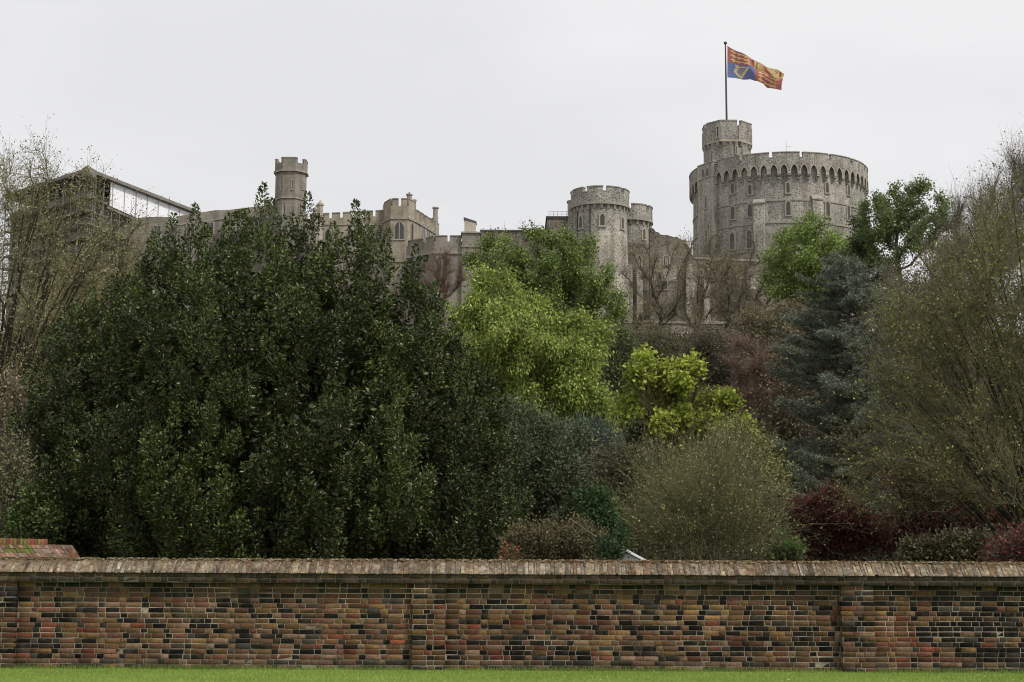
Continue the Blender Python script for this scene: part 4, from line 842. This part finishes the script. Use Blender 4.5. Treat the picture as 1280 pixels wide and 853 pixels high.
# --- the big glossy evergreen (bay or holm oak habit): upright pointed tufts
def evergreen():
    rng = np.random.default_rng(21); Y = 38.
    lobes = [(330, 500, 180, 150, 0), (330, 420, 110, 80, 0), (300, 385, 56, 50, -.3), (395, 390, 60, 52, .2), (462, 425, 50, 66, 0), (225, 435, 72, 80, 0), (145, 470, 50, 72, 0), (120, 560, 64, 100, -.3), (80, 570, 30, 56, .2), (490, 500, 66, 95, -.2), (525, 570, 72, 110, -.2), (570, 600, 38, 74, 0), (330, 600, 250, 115, -.8), (180, 640, 115, 75, -.6), (480, 640, 125, 75, -.6), (88, 645, 30, 50, 0)]
    lw = lobes_world(lobes, Y); lw = [(c, np.array((r[0], max(1.0, min(r[0], 3.6)), r[2]))) for c, r in lw]
    root = empty('evergreen_tree', (PX(325, Y, 700), Y, 0), 'huge dark glossy evergreen tree with pointed tufts, filling the left centre', 'tree')
    seeds = []
    for c, r in lw:
        area = (r[0]*r[2]+r[0]*r[1]+r[1]*r[2]); n = int(area*16); d = unit(rng.normal(0, 1, (n, 3))); p = c+d*r*rng.uniform(.86, 1.08, (n, 1)); inside = np.zeros(n, bool)
        for c2, r2 in lw:
            if c2 is not c: inside |= (((p-c2)/(r2*.88))**2).sum(1) < 1
        p = p[~inside & (p[:, 2] > .1)]; seeds.append(np.concatenate([p, unit((p-c)/r)], 1))
    S = np.concatenate(seeds); S = S[rng.permutation(len(S))]; keep = np.empty((0, 6))
    for s_ in S:
        if len(keep) == 0 or ((np.abs(keep[:, 0]-s_[0])+np.abs(keep[:, 1]-s_[1])*.7+np.abs(keep[:, 2]-s_[2])*.55) > 1.05).all(): keep = np.vstack([keep, s_])
    S = keep
    P_, A_, C_, L_, Nn = [], [], [], [], []
    def flame(p, outd, h, rad, n, bright, lean=.5):
        t = rng.random(n)**.85; prof = rad*np.sqrt(np.clip(t, .02, 1))*1.9*(1-t)**.7+rad*.08; th = rng.uniform(0, 2*pi, n); ax = unit(np.array((outd[0]*lean+rng.normal(0, .08), outd[1]*lean, 1.)))
        a = unit(np.cross(ax, np.array((.3, 1., .1)))); b_ = np.cross(ax, a); rdir = np.cos(th)[:, None]*a+np.sin(th)[:, None]*b_; lump = 1+.3*np.sin(th*2+t*9+rng.uniform(0, 6)); rr = prof*rng.uniform(.6, 1.05, n)*lump
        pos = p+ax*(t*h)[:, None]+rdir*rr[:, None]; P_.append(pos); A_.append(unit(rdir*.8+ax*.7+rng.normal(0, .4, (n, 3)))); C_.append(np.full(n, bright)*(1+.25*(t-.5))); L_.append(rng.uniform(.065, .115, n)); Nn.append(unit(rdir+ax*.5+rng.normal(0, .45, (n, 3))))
    def plume(b0, ax, H, W_, br):
        nf = int(9*H*W_)+5
        for k in range(nf):
            t = (k+rng.random())/nf; th = rng.uniform(0, 2*pi); rr = W_*(np.sqrt(min(1, t*2.2+.1)))*(1-t)**.75; od = np.array((cos(th), sin(th), 0)); p = b0+ax*H*t*.86+od*rr*.8
            h = rng.uniform(.5, .95)*(1.15-.35*t); flame(p-np.array((0, 0, h*.3)), od, h, rng.uniform(.12, .20), int(205*h)+25, br*rng.uniform(.8, 1.2), .75)
        flame(b0+ax*H*.55, np.array((0, 0, 1)), H*.5, .17, int(130*H), br, 0)
    for q in S:
        H = rng.uniform(1.8, 3.2); W_ = rng.uniform(.45, .75); plume(q[:3]-np.array((0, 0, H*.62))-q[3:]*.25, unit(np.array((q[3]*.38, q[4]*.38, 1.))), H, W_, rng.uniform(.55, 1.4))
    for px, py, H, W_ in ((205, 262, 3.4, .42), (243, 250, 3.6, .45), (278, 258, 3.2, .42), (317, 224, 4.2, .5), (350, 244, 3.4, .45), (385, 236, 3.8, .48), (437, 246, 4.0, .42), (462, 258, 3.2, .36), (488, 280, 3.2, .42), (515, 300, 2.8, .4), (180, 292, 2.8, .45), (150, 330, 2.6, .5), (545, 345, 2.6, .42), (412, 272, 3.0, .4), (225, 290, 3.0, .5), (300, 270, 3.2, .5), (570, 392, 2.2, .4), (598, 446, 2.0, .4), (615, 500, 2.0, .4), (105, 370, 2.4, .5), (75, 400, 2.0, .45), (45, 480, 2.0, .42), (370, 280, 3.0, .5), (255, 300, 3., .5), (535, 372, 2.6, .5)):
        q = P(px, py+9, Y+rng.uniform(-.6, .9)); W_ *= 1.15; ax = unit(np.array((rng.normal(0, .05), 0, 1.))); plume(q-ax*H*1.03, ax, H, W_, rng.uniform(.75, 1.35))
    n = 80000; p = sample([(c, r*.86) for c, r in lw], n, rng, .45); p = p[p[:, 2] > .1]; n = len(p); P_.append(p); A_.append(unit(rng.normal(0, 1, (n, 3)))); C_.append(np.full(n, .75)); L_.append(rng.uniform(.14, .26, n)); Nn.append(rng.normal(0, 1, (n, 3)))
    pos, ax, cb, L, nn = map(np.concatenate, (P_, A_, C_, L_, Nn)); ok = pos[:, 2] > .02; pos, ax, cb, L, nn = pos[ok], ax[ok], cb[ok], L[ok], nn[ok]; n = len(pos)
    V, F = leaves(pos, ax, L, L*.20, rng, nn); base = np.array([(.038, .056, .014), (.055, .078, .018), (.025, .038, .011), (.11, .132, .034), (.036, .05, .015)])
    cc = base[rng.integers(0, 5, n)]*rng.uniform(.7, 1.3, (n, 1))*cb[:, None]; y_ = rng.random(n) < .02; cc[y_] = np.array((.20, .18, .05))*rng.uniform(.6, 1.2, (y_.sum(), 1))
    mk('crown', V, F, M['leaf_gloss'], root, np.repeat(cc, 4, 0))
    bx = PX(325, Y, 700); attr = sample([(c, r*.85) for c, r in lw], 420, rng, .6); nodes, par, ch = grow((bx, Y, 0), attr, .35, 3, .7, rng, 120); r = radii(nodes, par, .018); i = np.arange(1, len(nodes)); V, F = tubes(nodes[par[i]], nodes[i], np.minimum(r[par[i]], r[i]*1.3), r[i], 5); mk('trunk', V, F, M['bark'], root, smooth=True)
    print('evergreen leaves', n, 'tufts', len(S))
evergreen()

OLV = [(.30, .28, .14), (.23, .22, .11), (.37, .34, .18), (.17, .165, .08)]
LIME = [(.29, .38, .08), (.21, .29, .055), (.38, .45, .12), (.14, .19, .045), (.25, .27, .07)]
GRN = [(.19, .26, .065), (.14, .20, .05), (.245, .32, .085), (.09, .13, .04)]
LB = [(60, 310, 110, 105, 0), (25, 235, 70, 55, 0), (120, 335, 80, 85, 0), (60, 430, 100, 110, 0), (10, 480, 90, 120), (150, 305, 42, 45), (95, 262, 50, 35), (150, 262, 30, 20), (5, 205, 30, 26), (-60, 350, 120, 160)]
lt_ = tree('budding_tree', 'leafless spreading tree with olive buds at the left edge before the scaffolding', -40, LB, 52, 3, 1300, .38, 3.2, .62, .013, 'bark', dict(n=5000, len=(.4, 1.3), r=.0065, side=2, bend=(0, 0, .15), mat='twig_dk'), dict(n=33000, len=(.045, .09), asp=.35, cols=OLV, sp=.10, mat='leaf'), wob=.28, ex=1.9)
stems(lt_, PX(-45, 52, 640), 52, [(40, 300, 90, 110), (110, 350, 70, 60), (30, 220, 40, 40), (60, 450, 90, 60)], 40, .10, 'bark_dk', 6)
tree('budding_tree', 'dense twiggy olive brown tree behind the left edge of the evergreen', 130, [(110, 430, 110, 120), (140, 370, 60, 50), (30, 520, 110, 130), (60, 610, 90, 80), (170, 340, 36, 30)], 72, 5, 900, .55, 4, .9, .02, 'bark_ol', dict(n=8000, len=(.6, 1.6), r=.012, side=1, mat='twig_ol'), dict(n=36000, len=(.07, .14), asp=.4, cols=[(.30, .27, .14), (.24, .22, .11), (.35, .30, .16)], sp=.25, mat='leaf_dull'))
tree('small_tree', 'small pale barked leafless tree behind the mossy wall at far left', 14, [(20, 590, 28, 40), (5, 620, 40, 50), (40, 640, 28, 40)], 36, 7, 220, .16, 1.4, .25, .014, 'bark_gr', dict(n=900, len=(.2, .6), r=.006), dict(n=5000, len=(.05, .09), asp=.4, cols=[(.10, .11, .05), (.14, .12, .07)], sp=.12, mat='leaf_dull'))
tree('shrub', 'leafy green shrub growing behind the mossy wall', 60, [(55, 650, 40, 34), (35, 672, 30, 22)], 35.5, 8, 120, .15, 1.2, .3, .01, 'bark', None, dict(n=9000, len=(.06, .11), asp=.3, cols=[(.06, .085, .028), (.08, .11, .035)], sp=.16, on='thin', mat='leaf_dull'), cat='shrub')
tree('shrub', 'dull brown scrubby bush at the far left edge beneath the budding tree', -10, [(0, 560, 60, 70), (30, 520, 40, 50)], 44, 9, 260, .2, 1.6, .35, .012, 'bark_gr', dict(n=3500, len=(.3, .7), r=.007, side=1), dict(n=15000, len=(.05, .1), asp=.35, cols=[(.2, .16, .10), (.15, .15, .07), (.24, .16, .12)], sp=.15, mat='leaf_dull'), cat='shrub')
# middle green trees
tree('broadleaf_tree', 'mid green rounded tree just below the drum tower, covering its left side', 680, [(640, 330, 50, 44), (700, 325, 52, 46), (680, 370, 86, 68), (735, 360, 36, 60), (620, 305, 30, 24), (720, 420, 48, 50), (655, 292, 26, 14), (742, 420, 30, 50), (690, 300, 24, 18)], 165, 13, 1000, .85, 6, 1.5, .035, 'bark', dict(n=3500, len=(.8, 2.4), r=.026, mat='twig'), dict(n=62000, len=(.2, .36), asp=.34, cols=GRN, sp=.48, on='thin', out=.3, dir=(0, 0, -.45), up=.6), shell=.5)
tree('weeping_tree', 'bright lime green drooping tree, largest of the fresh green ones', 650, [(615, 385, 52, 46), (650, 440, 88, 66), (700, 440, 56, 53), (725, 490, 46, 40), (670, 500, 60, 38), (585, 410, 26, 46), (735, 420, 28, 34), (755, 500, 20, 32), (620, 350, 24, 16), (640, 500, 60, 44), (700, 535, 50, 30), (750, 520, 28, 34)], 105, 17, 900, .55, 4.5, 1.0, .03, 'bark', dict(n=2500, len=(.6, 1.6), r=.018, bend=(0, 0, -.6), mat='twig'), dict(n=84000, len=(.15, .34), asp=.22, cols=LIME, sp=.42, on='thin', out=.35, dir=(.12, -.1, -.75), up=.3), shell=.5)
tree('maple_tree', 'yellow green young leaved tree in the centre with ivy clad trunk', 795, [(815, 490, 36, 42), (850, 480, 40, 28), (885, 520, 40, 28), (850, 530, 58, 40), (905, 505, 22, 16), (830, 462, 20, 16), (870, 575, 50, 32), (920, 540, 18, 20)], 80, 19, 620, .4, 3.2, .75, .022, 'bark', dict(n=3500, len=(.4, 1.4), r=.013, mat='twig_ol'), dict(n=23000, len=(.13, .26), asp=.5, cols=[(.33, .39, .06), (.26, .32, .05), (.41, .45, .10), (.18, .22, .04)], sp=.30, on='tip', out=.4, up=.7), shell=.5)
tree('ivy_clad_trunk', 'dark ivy covered stem left of the yellow green tree', 797, [(795, 560, 11, 36), (789, 590, 15, 34)], 77, 20, 200, .3, 2, .45, .03, 'bark', None, dict(n=9000, len=(.1, .17), asp=.5, cols=[(.045, .06, .02), (.06, .055, .03)], sp=.2, on='thin', dir=(0, 0, -.6), mat='leaf_dull'))
tree('broadleaf_tree', 'bright green tree in front of the round keep', 1005, [(1010, 300, 42, 34), (1000, 340, 48, 42), (1040, 325, 38, 42), (980, 312, 24, 24), (1015, 380, 36, 32), (1012, 278, 20, 13)], 205, 23, 620, .95, 6, 1.5, .04, 'bark', dict(n=1800, len=(.8, 2.4), r=.028), dict(n=30000, len=(.22, .4), asp=.36, cols=[(.19, .27, .065), (.14, .20, .045), (.25, .33, .09)], sp=.62, on='thin', out=.3, dir=(0, 0, -.4), up=.6), shell=.5)
tree('open_crowned_tree', 'open crowned dark green tree against the sky right of the keep', 1125, [(1105, 258, 36, 28), (1152, 246, 40, 24), (1182, 278, 28, 30), (1135, 280, 66, 34), (1090, 292, 26, 28), (1192, 305, 18, 22), (1120, 325, 46, 20), (1135, 232, 32, 12), (1078, 280, 18, 26)], 185, 29, 900, .85, 6, 1.9, .06, 'bark', dict(n=2600, len=(.8, 2.0), r=.024), dict(n=16000, len=(.2, .36), asp=.4, cols=[(.13, .19, .055), (.10, .15, .045), (.17, .235, .07)], sp=.42, on='thin', up=.5), shell=.45, ex=2.0)
tree('dark_tree', 'shadowy small leaved tree between the keep and the open crowned tree', 1078, [(1078, 300, 20, 34), (1085, 340, 30, 40), (1066, 330, 15, 30)], 190, 31, 300, .9, 6, 1.5, .04, 'bark', dict(n=900, len=(.6, 1.8), r=.028), dict(n=9000, len=(.2, .36), asp=.4, cols=[(.05, .075, .028), (.065, .09, .03)], sp=.45, on='thin'))
# bare trees in front of the ramparts
BT = 'leafless trees below the ramparts'
RAM = [(832, [(815, 335, 36, 36), (848, 320, 28, 26), (795, 350, 22, 30), (828, 385, 40, 34)], 212, 41, 'forked leafless tree in front of the ragged curtain wall'),
       (872, [(880, 325, 34, 36), (900, 345, 34, 36), (870, 385, 34, 34), (888, 305, 24, 18)], 208, 42, 'upright leafless tree with fine crown below the left edge of the keep'),
       (935, [(935, 335, 38, 40), (915, 380, 40, 34), (962, 360, 34, 44), (945, 312, 28, 20)], 210, 43, 'spreading leafless tree beside the bright green tree on the slope'),
       (775, [(795, 400, 24, 26), (810, 425, 30, 30), (785, 430, 22, 24)], 200, 44, 'low leafless tree at the foot of the drum tower'),
       (905, [(910, 350, 30, 40), (925, 400, 30, 40), (890, 420, 26, 34)], 196, 47, 'leafless tree with a straight stem right of the pale terrace pier')]
for bp_, lb_, Y_, sd_, lab in RAM:
    tree('leafless_tree', lab, bp_, lb_, Y_, sd_, 420, .8, 6, 1.6, .06, 'bark', dict(n=1150, len=(.8, 2.2), r=.022, side=2, mat='twig', dir=(0, 0, .15)), dict(n=5000, len=(.10, .2), asp=.4, cols=[(.22, .19, .09), (.18, .15, .08)], sp=.3, mat='leaf_dull'), group=BT, wob=.2, ex=1.95, shell=.6, trop=(0, 0, .22))
tree('twiggy_tree', 'small reddish brown twiggy tree before the low battlemented bay', 556, [(556, 335, 26, 24), (545, 355, 26, 20), (570, 345, 18, 22)], 190, 45, 220, .7, 5, 1.2, .03, 'bark_red', dict(n=1900, len=(.8, 2.2), r=.02, dir=(0, 0, .9), wide=True, mat='twig_red'), None)
tree('thicket', 'pinkish brown leafless thicket left of the blue green conifer', 950, [(945, 480, 36, 40), (965, 520, 36, 50), (930, 450, 24, 26), (980, 470, 20, 30)], 120, 46, 360, .6, 4.5, 1., .025, 'bark_red', dict(n=6000, len=(.7, 1.8), r=.015, dir=(0, 0, .7), side=1, wide=True, mat='twig_red'), dict(n=7000, len=(.08, .16), asp=.4, cols=[(.22, .16, .12), (.18, .13, .10)], sp=.3, mat='leaf_dull'), cat='thicket')
for k, (bp_, lb_, Y_, lab) in enumerate([(830, [(820, 440, 34, 26), (850, 455, 34, 26)], 185, 'dull olive scrub under the leafless trees at centre'), (905, [(900, 450, 34, 32), (880, 440, 22, 22)], 178, 'dark brown scrub below the terrace wall'), (965, [(965, 420, 36, 34), (985, 400, 22, 26)], 180, 'russet tinged scrub behind the top of the conifer'), (770, [(765, 450, 26, 36), (775, 470, 18, 30)], 150, 'shaded green scrub right of the lime tree'), (1030, [(1020, 440, 50, 50), (1060, 480, 50, 60), (1010, 520, 50, 60), (1050, 560, 60, 60), (1000, 600, 50, 50)], 96, 'brown green scrub filling the slope behind the conifer'), (1110, [(1110, 420, 50, 50), (1150, 400, 60, 50), (1200, 390, 60, 60), (1130, 370, 40, 30)], 150, 'dull brown wood on the slope behind the right budding tree')]):
    tree('thicket', lab, bp_, lb_, Y_, 60+k, 300, .8, 5, 1.3, .03, 'bark_gr', dict(n=3500, len=(.7, 2), r=.018, dir=(0, 0, .5), side=1, wide=True), dict(n=11000 if k < 4 else 26000, len=(.15, .28), asp=.4, cols=[[(.10, .10, .05), (.08, .08, .04)], [(.08, .07, .045), (.10, .085, .055)], [(.14, .11, .055), (.11, .10, .05)], [(.07, .09, .03), (.08, .095, .04)], [(.09, .085, .045), (.12, .09, .06)], [(.09, .08, .045), (.075, .08, .04)]][k], sp=.5, mat='leaf_dull'), cat='thicket')
# shrubs behind the wall, centre
tree('evergreen_shrub', 'grey green fine leaved evergreen bush right of the huge evergreen', 655, [(650, 560, 50, 66), (690, 590, 58, 66), (640, 620, 50, 60), (620, 530, 26, 46), (720, 630, 50, 50), (690, 545, 32, 32)], 50, 71, 900, .28, 2.4, .48, .012, 'bark', None, dict(n=70000, len=(.08, .15), asp=.18, cols=[(.085, .105, .055), (.105, .125, .07), (.07, .085, .045)], sp=.2, on='thin', out=.6, dir=(0, 0, .25), mat='leaf_dull'), cat='shrub')
tree('conifer_bush', 'blue grey conifer bush in the shade below the lime green tree', 745, [(745, 560, 26, 36), (750, 610, 30, 42), (725, 575, 28, 38), (752, 640, 26, 36)], 56, 72, 500, .28, 2.4, .5, .014, 'bark', None, dict(n=30000, len=(.10, .2), asp=.12, cols=[(.075, .10, .08), (.055, .075, .06), (.095, .12, .10)], sp=.20, on='thin', out=.9, mat='leaf_dull'), cat='shrub')
tree('leafy_shrub', 'deep green low shrub left of the white gabled roof', 752, [(748, 650, 18, 34), (765, 672, 18, 26), (742, 622, 13, 18)], 31, 73, 180, .13, 1.2, .22, .01, 'bark', None, dict(n=10000, len=(.05, .10), asp=.25, cols=[(.03, .055, .02), (.04, .068, .025)], sp=.12, on='thin', mat='leaf_dull'), cat='shrub')
tree('leafy_shrub', 'dark little evergreen tuft directly left of the white gable', 768, [(766, 692, 14, 14), (756, 684, 12, 14)], 27.5, 79, 90, .1, 1, .18, .008, 'bark', None, dict(n=3500, len=(.05, .09), asp=.25, cols=[(.03, .05, .02), (.04, .06, .025)], sp=.09, on='thin', mat='leaf_dull'), cat='shrub')
tree('hedge_bush', 'rusty brown clipped hedge plant just above the wall coping', 700, [(655, 684, 26, 26), (690, 682, 34, 26), (725, 684, 34, 24), (745, 690, 18, 16)], 29, 74, 420, .12, 1.1, .2, .008, 'bark', dict(n=3000, len=(.1, .3), r=.004, dir=(0, 0, .5)), dict(n=24000, len=(.03, .055), asp=.35, cols=[(.11, .085, .045), (.085, .08, .038), (.13, .095, .05), (.08, .085, .035)], sp=.06, mat='leaf_dull'), cat='hedge')
tree('red_leaved_bush', 'little bush with coral red new leaves at the right foot of the huge evergreen', 637, [(636, 691, 9, 10)], 28, 75, 60, .08, 1, .15, .006, 'bark', None, dict(n=900, len=(.05, .09), asp=.3, cols=[(.32, .08, .06), (.25, .10, .05), (.07, .10, .035), (.09, .12, .04)], sp=.07, on='thin'), cat='shrub')
tb_ = tree('twiggy_bush', 'large leafless olive twigged bush fanning up behind the wall', 868, [(850, 655, 58, 38), (893, 645, 46, 50), (832, 622, 22, 28), (905, 598, 24, 30), (938, 664, 30, 30), (803, 672, 24, 24), (868, 610, 14, 26), (880, 680, 90, 20)], 33, 76, 900, .17, 1.8, .3, .007, 'bark_ol', dict(n=1500, len=(.3, 1.7), r=.0045, side=2, dir=(0, 0, .6), mat='twig_bush'), dict(n=8000, len=(.025, .055), asp=.4, cols=[(.16, .165, .06), (.22, .22, .10), (.12, .125, .05)], sp=.05, mat='leaf_dull'), cat='shrub', wob=.25, shell=.6)
stems(tb_, PX(868, 33, 690), 33, [(870, 600, 105, 70), (830, 590, 60, 50), (935, 590, 60, 60)], 60, .011, 'bark_ol', 3)
tree('shrub', 'olive green scrubby shrub between the twiggy bush and the conifer', 945, [(940, 600, 34, 46), (925, 560, 28, 26), (960, 640, 28, 40)], 62, 77, 300, .3, 2.4, .5, .014, 'bark_ol', dict(n=3000, len=(.3, 1.1), r=.008, side=1, mat='twig_ol'), dict(n=14000, len=(.07, .13), asp=.4, cols=[(.19, .19, .065), (.15, .155, .055)], sp=.15, mat='leaf_dull'), cat='shrub')
tree('shrub', 'brown olive scrub rising behind the fanning twiggy bush', 880, [(870, 610, 46, 40), (910, 590, 40, 36), (840, 640, 50, 44), (930, 640, 40, 50), (895, 570, 20, 20)], 52, 83, 420, .3, 2.4, .5, .013, 'bark_ol', dict(n=4500, len=(.3, 1.2), r=.007, side=1, mat='twig'), dict(n=15000, len=(.06, .11), asp=.4, cols=[(.13, .13, .055), (.11, .10, .05), (.16, .15, .06)], sp=.2, mat='leaf_dull'), cat='shrub')
tree('shrub', 'dark brown bare scrub glimpsed between the conifer bush and the twiggy bush', 800, [(790, 640, 40, 50), (810, 610, 40, 40), (775, 600, 30, 30)], 46, 78, 300, .25, 2.2, .45, .012, 'bark', dict(n=3000, len=(.3, .9), r=.007, side=1), dict(n=16000, len=(.06, .12), asp=.35, cols=[(.09, .085, .045), (.07, .075, .035)], sp=.2, mat='leaf_dull'), cat='shrub')
# blue green cedar
def cedar():
    rng = np.random.default_rng(81); Y = 72.; bx = PX(1052, Y, 600); root = empty('conifer_tree', (bx, Y, 0), 'tall blue green conifer with drooping layered boughs right of centre', 'tree')
    ztop = PZ(322, Y, 1060); parts = []; nP, nA, nL = [], [], []
    zs_ = np.linspace(0, ztop, 30); tx = bx+(PX(1062, Y, 330)-bx)*(zs_/ztop); tr = .28*(1-zs_/ztop)+.03
    tn = np.stack([tx, np.full(30, Y), zs_], 1); parts.append(tubes(tn[:-1], tn[1:], tr[:-1], tr[1:], 8))
    for z in np.arange(1.0, ztop-.2, .21):
        f = 1-(z/ztop); nb_ = 5
        for b_ in range(nb_):
            th = rng.uniform(0, 2*pi); Lm = np.interp(f, [0, .08, .25, .55, 1], [1.0, 2.0, 3.0, 4.3, 4.9])*rng.choice([rng.uniform(.35, .8), rng.uniform(.8, 1.25)])
            if cos(th) < 0: Lm *= 1.0
            else: Lm *= .78
            d = np.array((cos(th), sin(th), .30+rng.normal(0, .22))); p = np.array((np.interp(z, zs_, tx), Y, z)); seg = 9; pts = [p]
            for s in range(seg): d = unit(d+np.array((rng.normal(0, .06), rng.normal(0, .06), -.075+.02*s))); pts.append(pts[-1]+d*Lm/seg)
            pts = np.array(pts); rr = np.linspace(.045, .008, seg+1); parts.append(tubes(pts[:-1], pts[1:], rr[:-1], rr[1:], 3))
            nt_ = int(60*Lm); t = rng.uniform(.12, 1, nt_)**.85*seg; i0 = np.minimum(t.astype(int), seg-1); q = pts[i0]+(pts[i0+1]-pts[i0])*(t-i0)[:, None]; dl = unit(pts[i0+1]-pts[i0]); side = unit(np.cross(dl, (0, 0, 1.)))*rng.choice((-1, 1), nt_)[:, None]
            ln_ = rng.uniform(.15, .75, nt_)[:, None]*(1.1-.6*(t/seg))[:, None]; sdv = unit(dl*.7+side*.9+rng.normal(0, .15, (nt_, 3))+np.array((0, 0, -.12)))
            for k in range(7):
                u_ = rng.uniform(0, 1, (nt_, 1)); nP.append(q+sdv*ln_*u_+rng.normal(0, .05, (nt_, 3))-np.array((0, 0, .16))*rng.random((nt_, 1))*ln_); nA.append(unit(sdv*.7+rng.normal(0, .55, (nt_, 3))+np.array((0, 0, .15)))); nL.append(rng.uniform(.07, .15, nt_))
    V, F = join(parts); mk('trunk', V, F, M['bark_gr'], root, smooth=True)
    pos, ax, L = map(np.concatenate, (nP, nA, nL)); n = len(pos); V, F = leaves(pos, ax, L, L*.13+.004, rng); cols = np.array([(.18, .205, .15), (.14, .16, .115), (.25, .275, .21), (.10, .115, .08)]); cc = cols[rng.integers(0, 4, n)]*rng.uniform(.8, 1.2, (n, 1)); mk('crown', V, F, M['leaf_dull'], root, np.repeat(cc, 4, 0)); print('cedar', n)
cedar()
# right hand tree with opening olive leaves
YG = [(.22, .24, .07), (.17, .18, .06), (.30, .32, .09), (.13, .12, .05), (.15, .12, .07)]
bt_ = tree('budding_tree', 'broad half leafless tree with yellow green buds at the right edge', 1330, [(1230, 400, 100, 120), (1170, 480, 88, 110), (1140, 400, 50, 50), (1262, 335, 50, 50), (1220, 560, 130, 85), (1130, 560, 62, 56), (1290, 450, 100, 190), (1150, 620, 80, 42), (1335, 370, 80, 130), (1095, 625, 50, 42), (1080, 580, 40, 40)], 43, 91, 2300, .30, 2.8, .55, .011, 'bark_ol', dict(n=7000, len=(.35, 1.4), r=.006, side=2, dir=(-.15, 0, .35), mat='twig_dk'), dict(n=30000, len=(.045, .085), asp=.42, cols=YG, sp=.07, mat='leaf'), wob=.30, ex=1.9, shell=.5)
stems(bt_, PX(1322, 43, 640), 43, [(1150, 480, 60, 130), (1200, 380, 70, 130), (1120, 600, 60, 60), (1250, 300, 40, 80), (1200, 600, 120, 50)], 60, .05, 'bark_dk', 8)
tree('twiggy_tree', 'reddish brown twiggy tree behind the right edge budding tree', 1215, [(1200, 400, 95, 85), (1150, 440, 60, 80), (1240, 330, 56, 80), (1260, 280, 36, 40), (1190, 520, 100, 90), (1130, 375, 36, 36)], 78, 92, 1100, .55, 4, .95, .02, 'bark_red', dict(n=5500, len=(.7, 2.2), r=.011, dir=(0, 0, .9), side=1, mat='twig'), dict(n=24000, len=(.07, .14), asp=.4, cols=[(.13, .12, .055), (.15, .10, .06), (.11, .12, .045)], sp=.25, mat='leaf_dull'))
tree('leafless_tree', 'tall fine twigged leafless tree against the sky at the right edge', 1262, [(1262, 260, 36, 46), (1240, 290, 50, 46), (1290, 260, 40, 70), (1225, 330, 50, 40)], 90, 93, 600, .6, 5, 1.0, .018, 'bark_gr', dict(n=4500, len=(.7, 2.6), r=.010, dir=(0, 0, .9), side=2, mat='twig'), dict(n=3500, len=(.08, .14), asp=.4, cols=[(.2, .18, .09)], sp=.2, mat='leaf_dull'), wob=.2)
RED = [(.13, .04, .035), (.095, .032, .028), (.17, .06, .05), (.10, .065, .04)]
for k, (bp_, lb_, Y_, n_, lab) in enumerate([(1040, [(1030, 655, 38, 34), (1060, 672, 50, 26), (1100, 672, 36, 24), (1010, 682, 22, 18), (1150, 664, 44, 28), (1045, 625, 22, 20)], 48, 26000, 'dark crimson leaved shrub just behind the wall below the conifer'), (1190, [(1180, 630, 60, 40), (1210, 660, 60, 40), (1150, 610, 40, 34)], 48, 22000, 'wine red shrub deep inside the boughs of the right budding tree'), (1270, [(1262, 695, 22, 9), (1290, 690, 24, 14)], 30, 9000, 'small crimson shrub at the right end of the wall')]):
    tree('red_shrub', lab, bp_, lb_, Y_, 95+k, 420, .15 if Y_ < 40 else .25, 1.4, .24 if Y_ < 40 else .4, .008, 'bark', dict(n=3000, len=(.2, .5), r=.005, dir=(0, 0, .4)), dict(n=n_, len=(.04, .08) if Y_ < 40 else (.07, .12), asp=.35, cols=RED, sp=.07 if Y_ < 40 else .12), cat='shrub')
tree('shrub', 'low brown scrub in the shade at the foot of the right budding tree', 1160, [(1165, 692, 40, 12), (1225, 690, 44, 14), (1195, 688, 36, 14)], 36, 99, 420, .18, 1.5, .3, .01, 'bark', None, dict(n=20000, len=(.07, .12), asp=.3, cols=[(.075, .065, .035), (.06, .06, .03)], sp=.16, on='thin', mat='leaf_dull'), cat='shrub')
tree('evergreen_shrub', 'small bright green shrub peeping over the wall left of the crimson shrub', 978, [(975, 692, 20, 12), (990, 690, 16, 12)], 28, 100, 100, .1, 1.1, .18, .008, 'bark', None, dict(n=3000, len=(.05, .09), asp=.35, cols=[(.08, .14, .035), (.06, .10, .03), (.14, .10, .06)], sp=.09, on='thin'), cat='shrub')
# undergrowth on the slope and behind the wall
n = 180000; ux_ = rng.uniform(-75, 85, n); uy_ = rng.uniform(45, 226, n); uz_ = np.interp(uy_, HY, HZ)+rng.uniform(-.1, 1.5, n)*rng.random(n); L = rng.uniform(.2, .6, n)
V, F = leaves(np.stack([ux_, uy_, uz_], 1), rng.normal(0, 1, (n, 3))+np.array((0, 0, .9)), L, L*.16, rng); cols = np.array([(.055, .06, .028), (.07, .055, .035), (.04, .055, .02), (.09, .07, .045)])
tag(mk('undergrowth', V, F, M['leaf_dull'], col=np.repeat(cols[rng.integers(0, 4, n)], 4, 0)), 'dull brown and green undergrowth covering the slope below the castle', 'undergrowth', kind='stuff')
n = 110000; ux_ = rng.uniform(-19, 22, n); uy_ = rng.uniform(46, 70, n); hh_ = 2.2+1.4*np.sin(ux_*.7)*np.cos(uy_*.4+ux_*.3); uz_ = rng.random(n)*hh_*1.5+.1; L = rng.uniform(.08, .17, n)
V, F = leaves(np.stack([ux_, uy_, uz_], 1), rng.normal(0, 1, (n, 3)), L, L*.25, rng)
tag(mk('understorey', V, F, M['leaf_dull'], col=np.repeat(cols[rng.integers(0, 3, n)]*.9, 4, 0)), 'shaded tangle of low growth between the garden shrubs and the hill', 'undergrowth', kind='stuff')
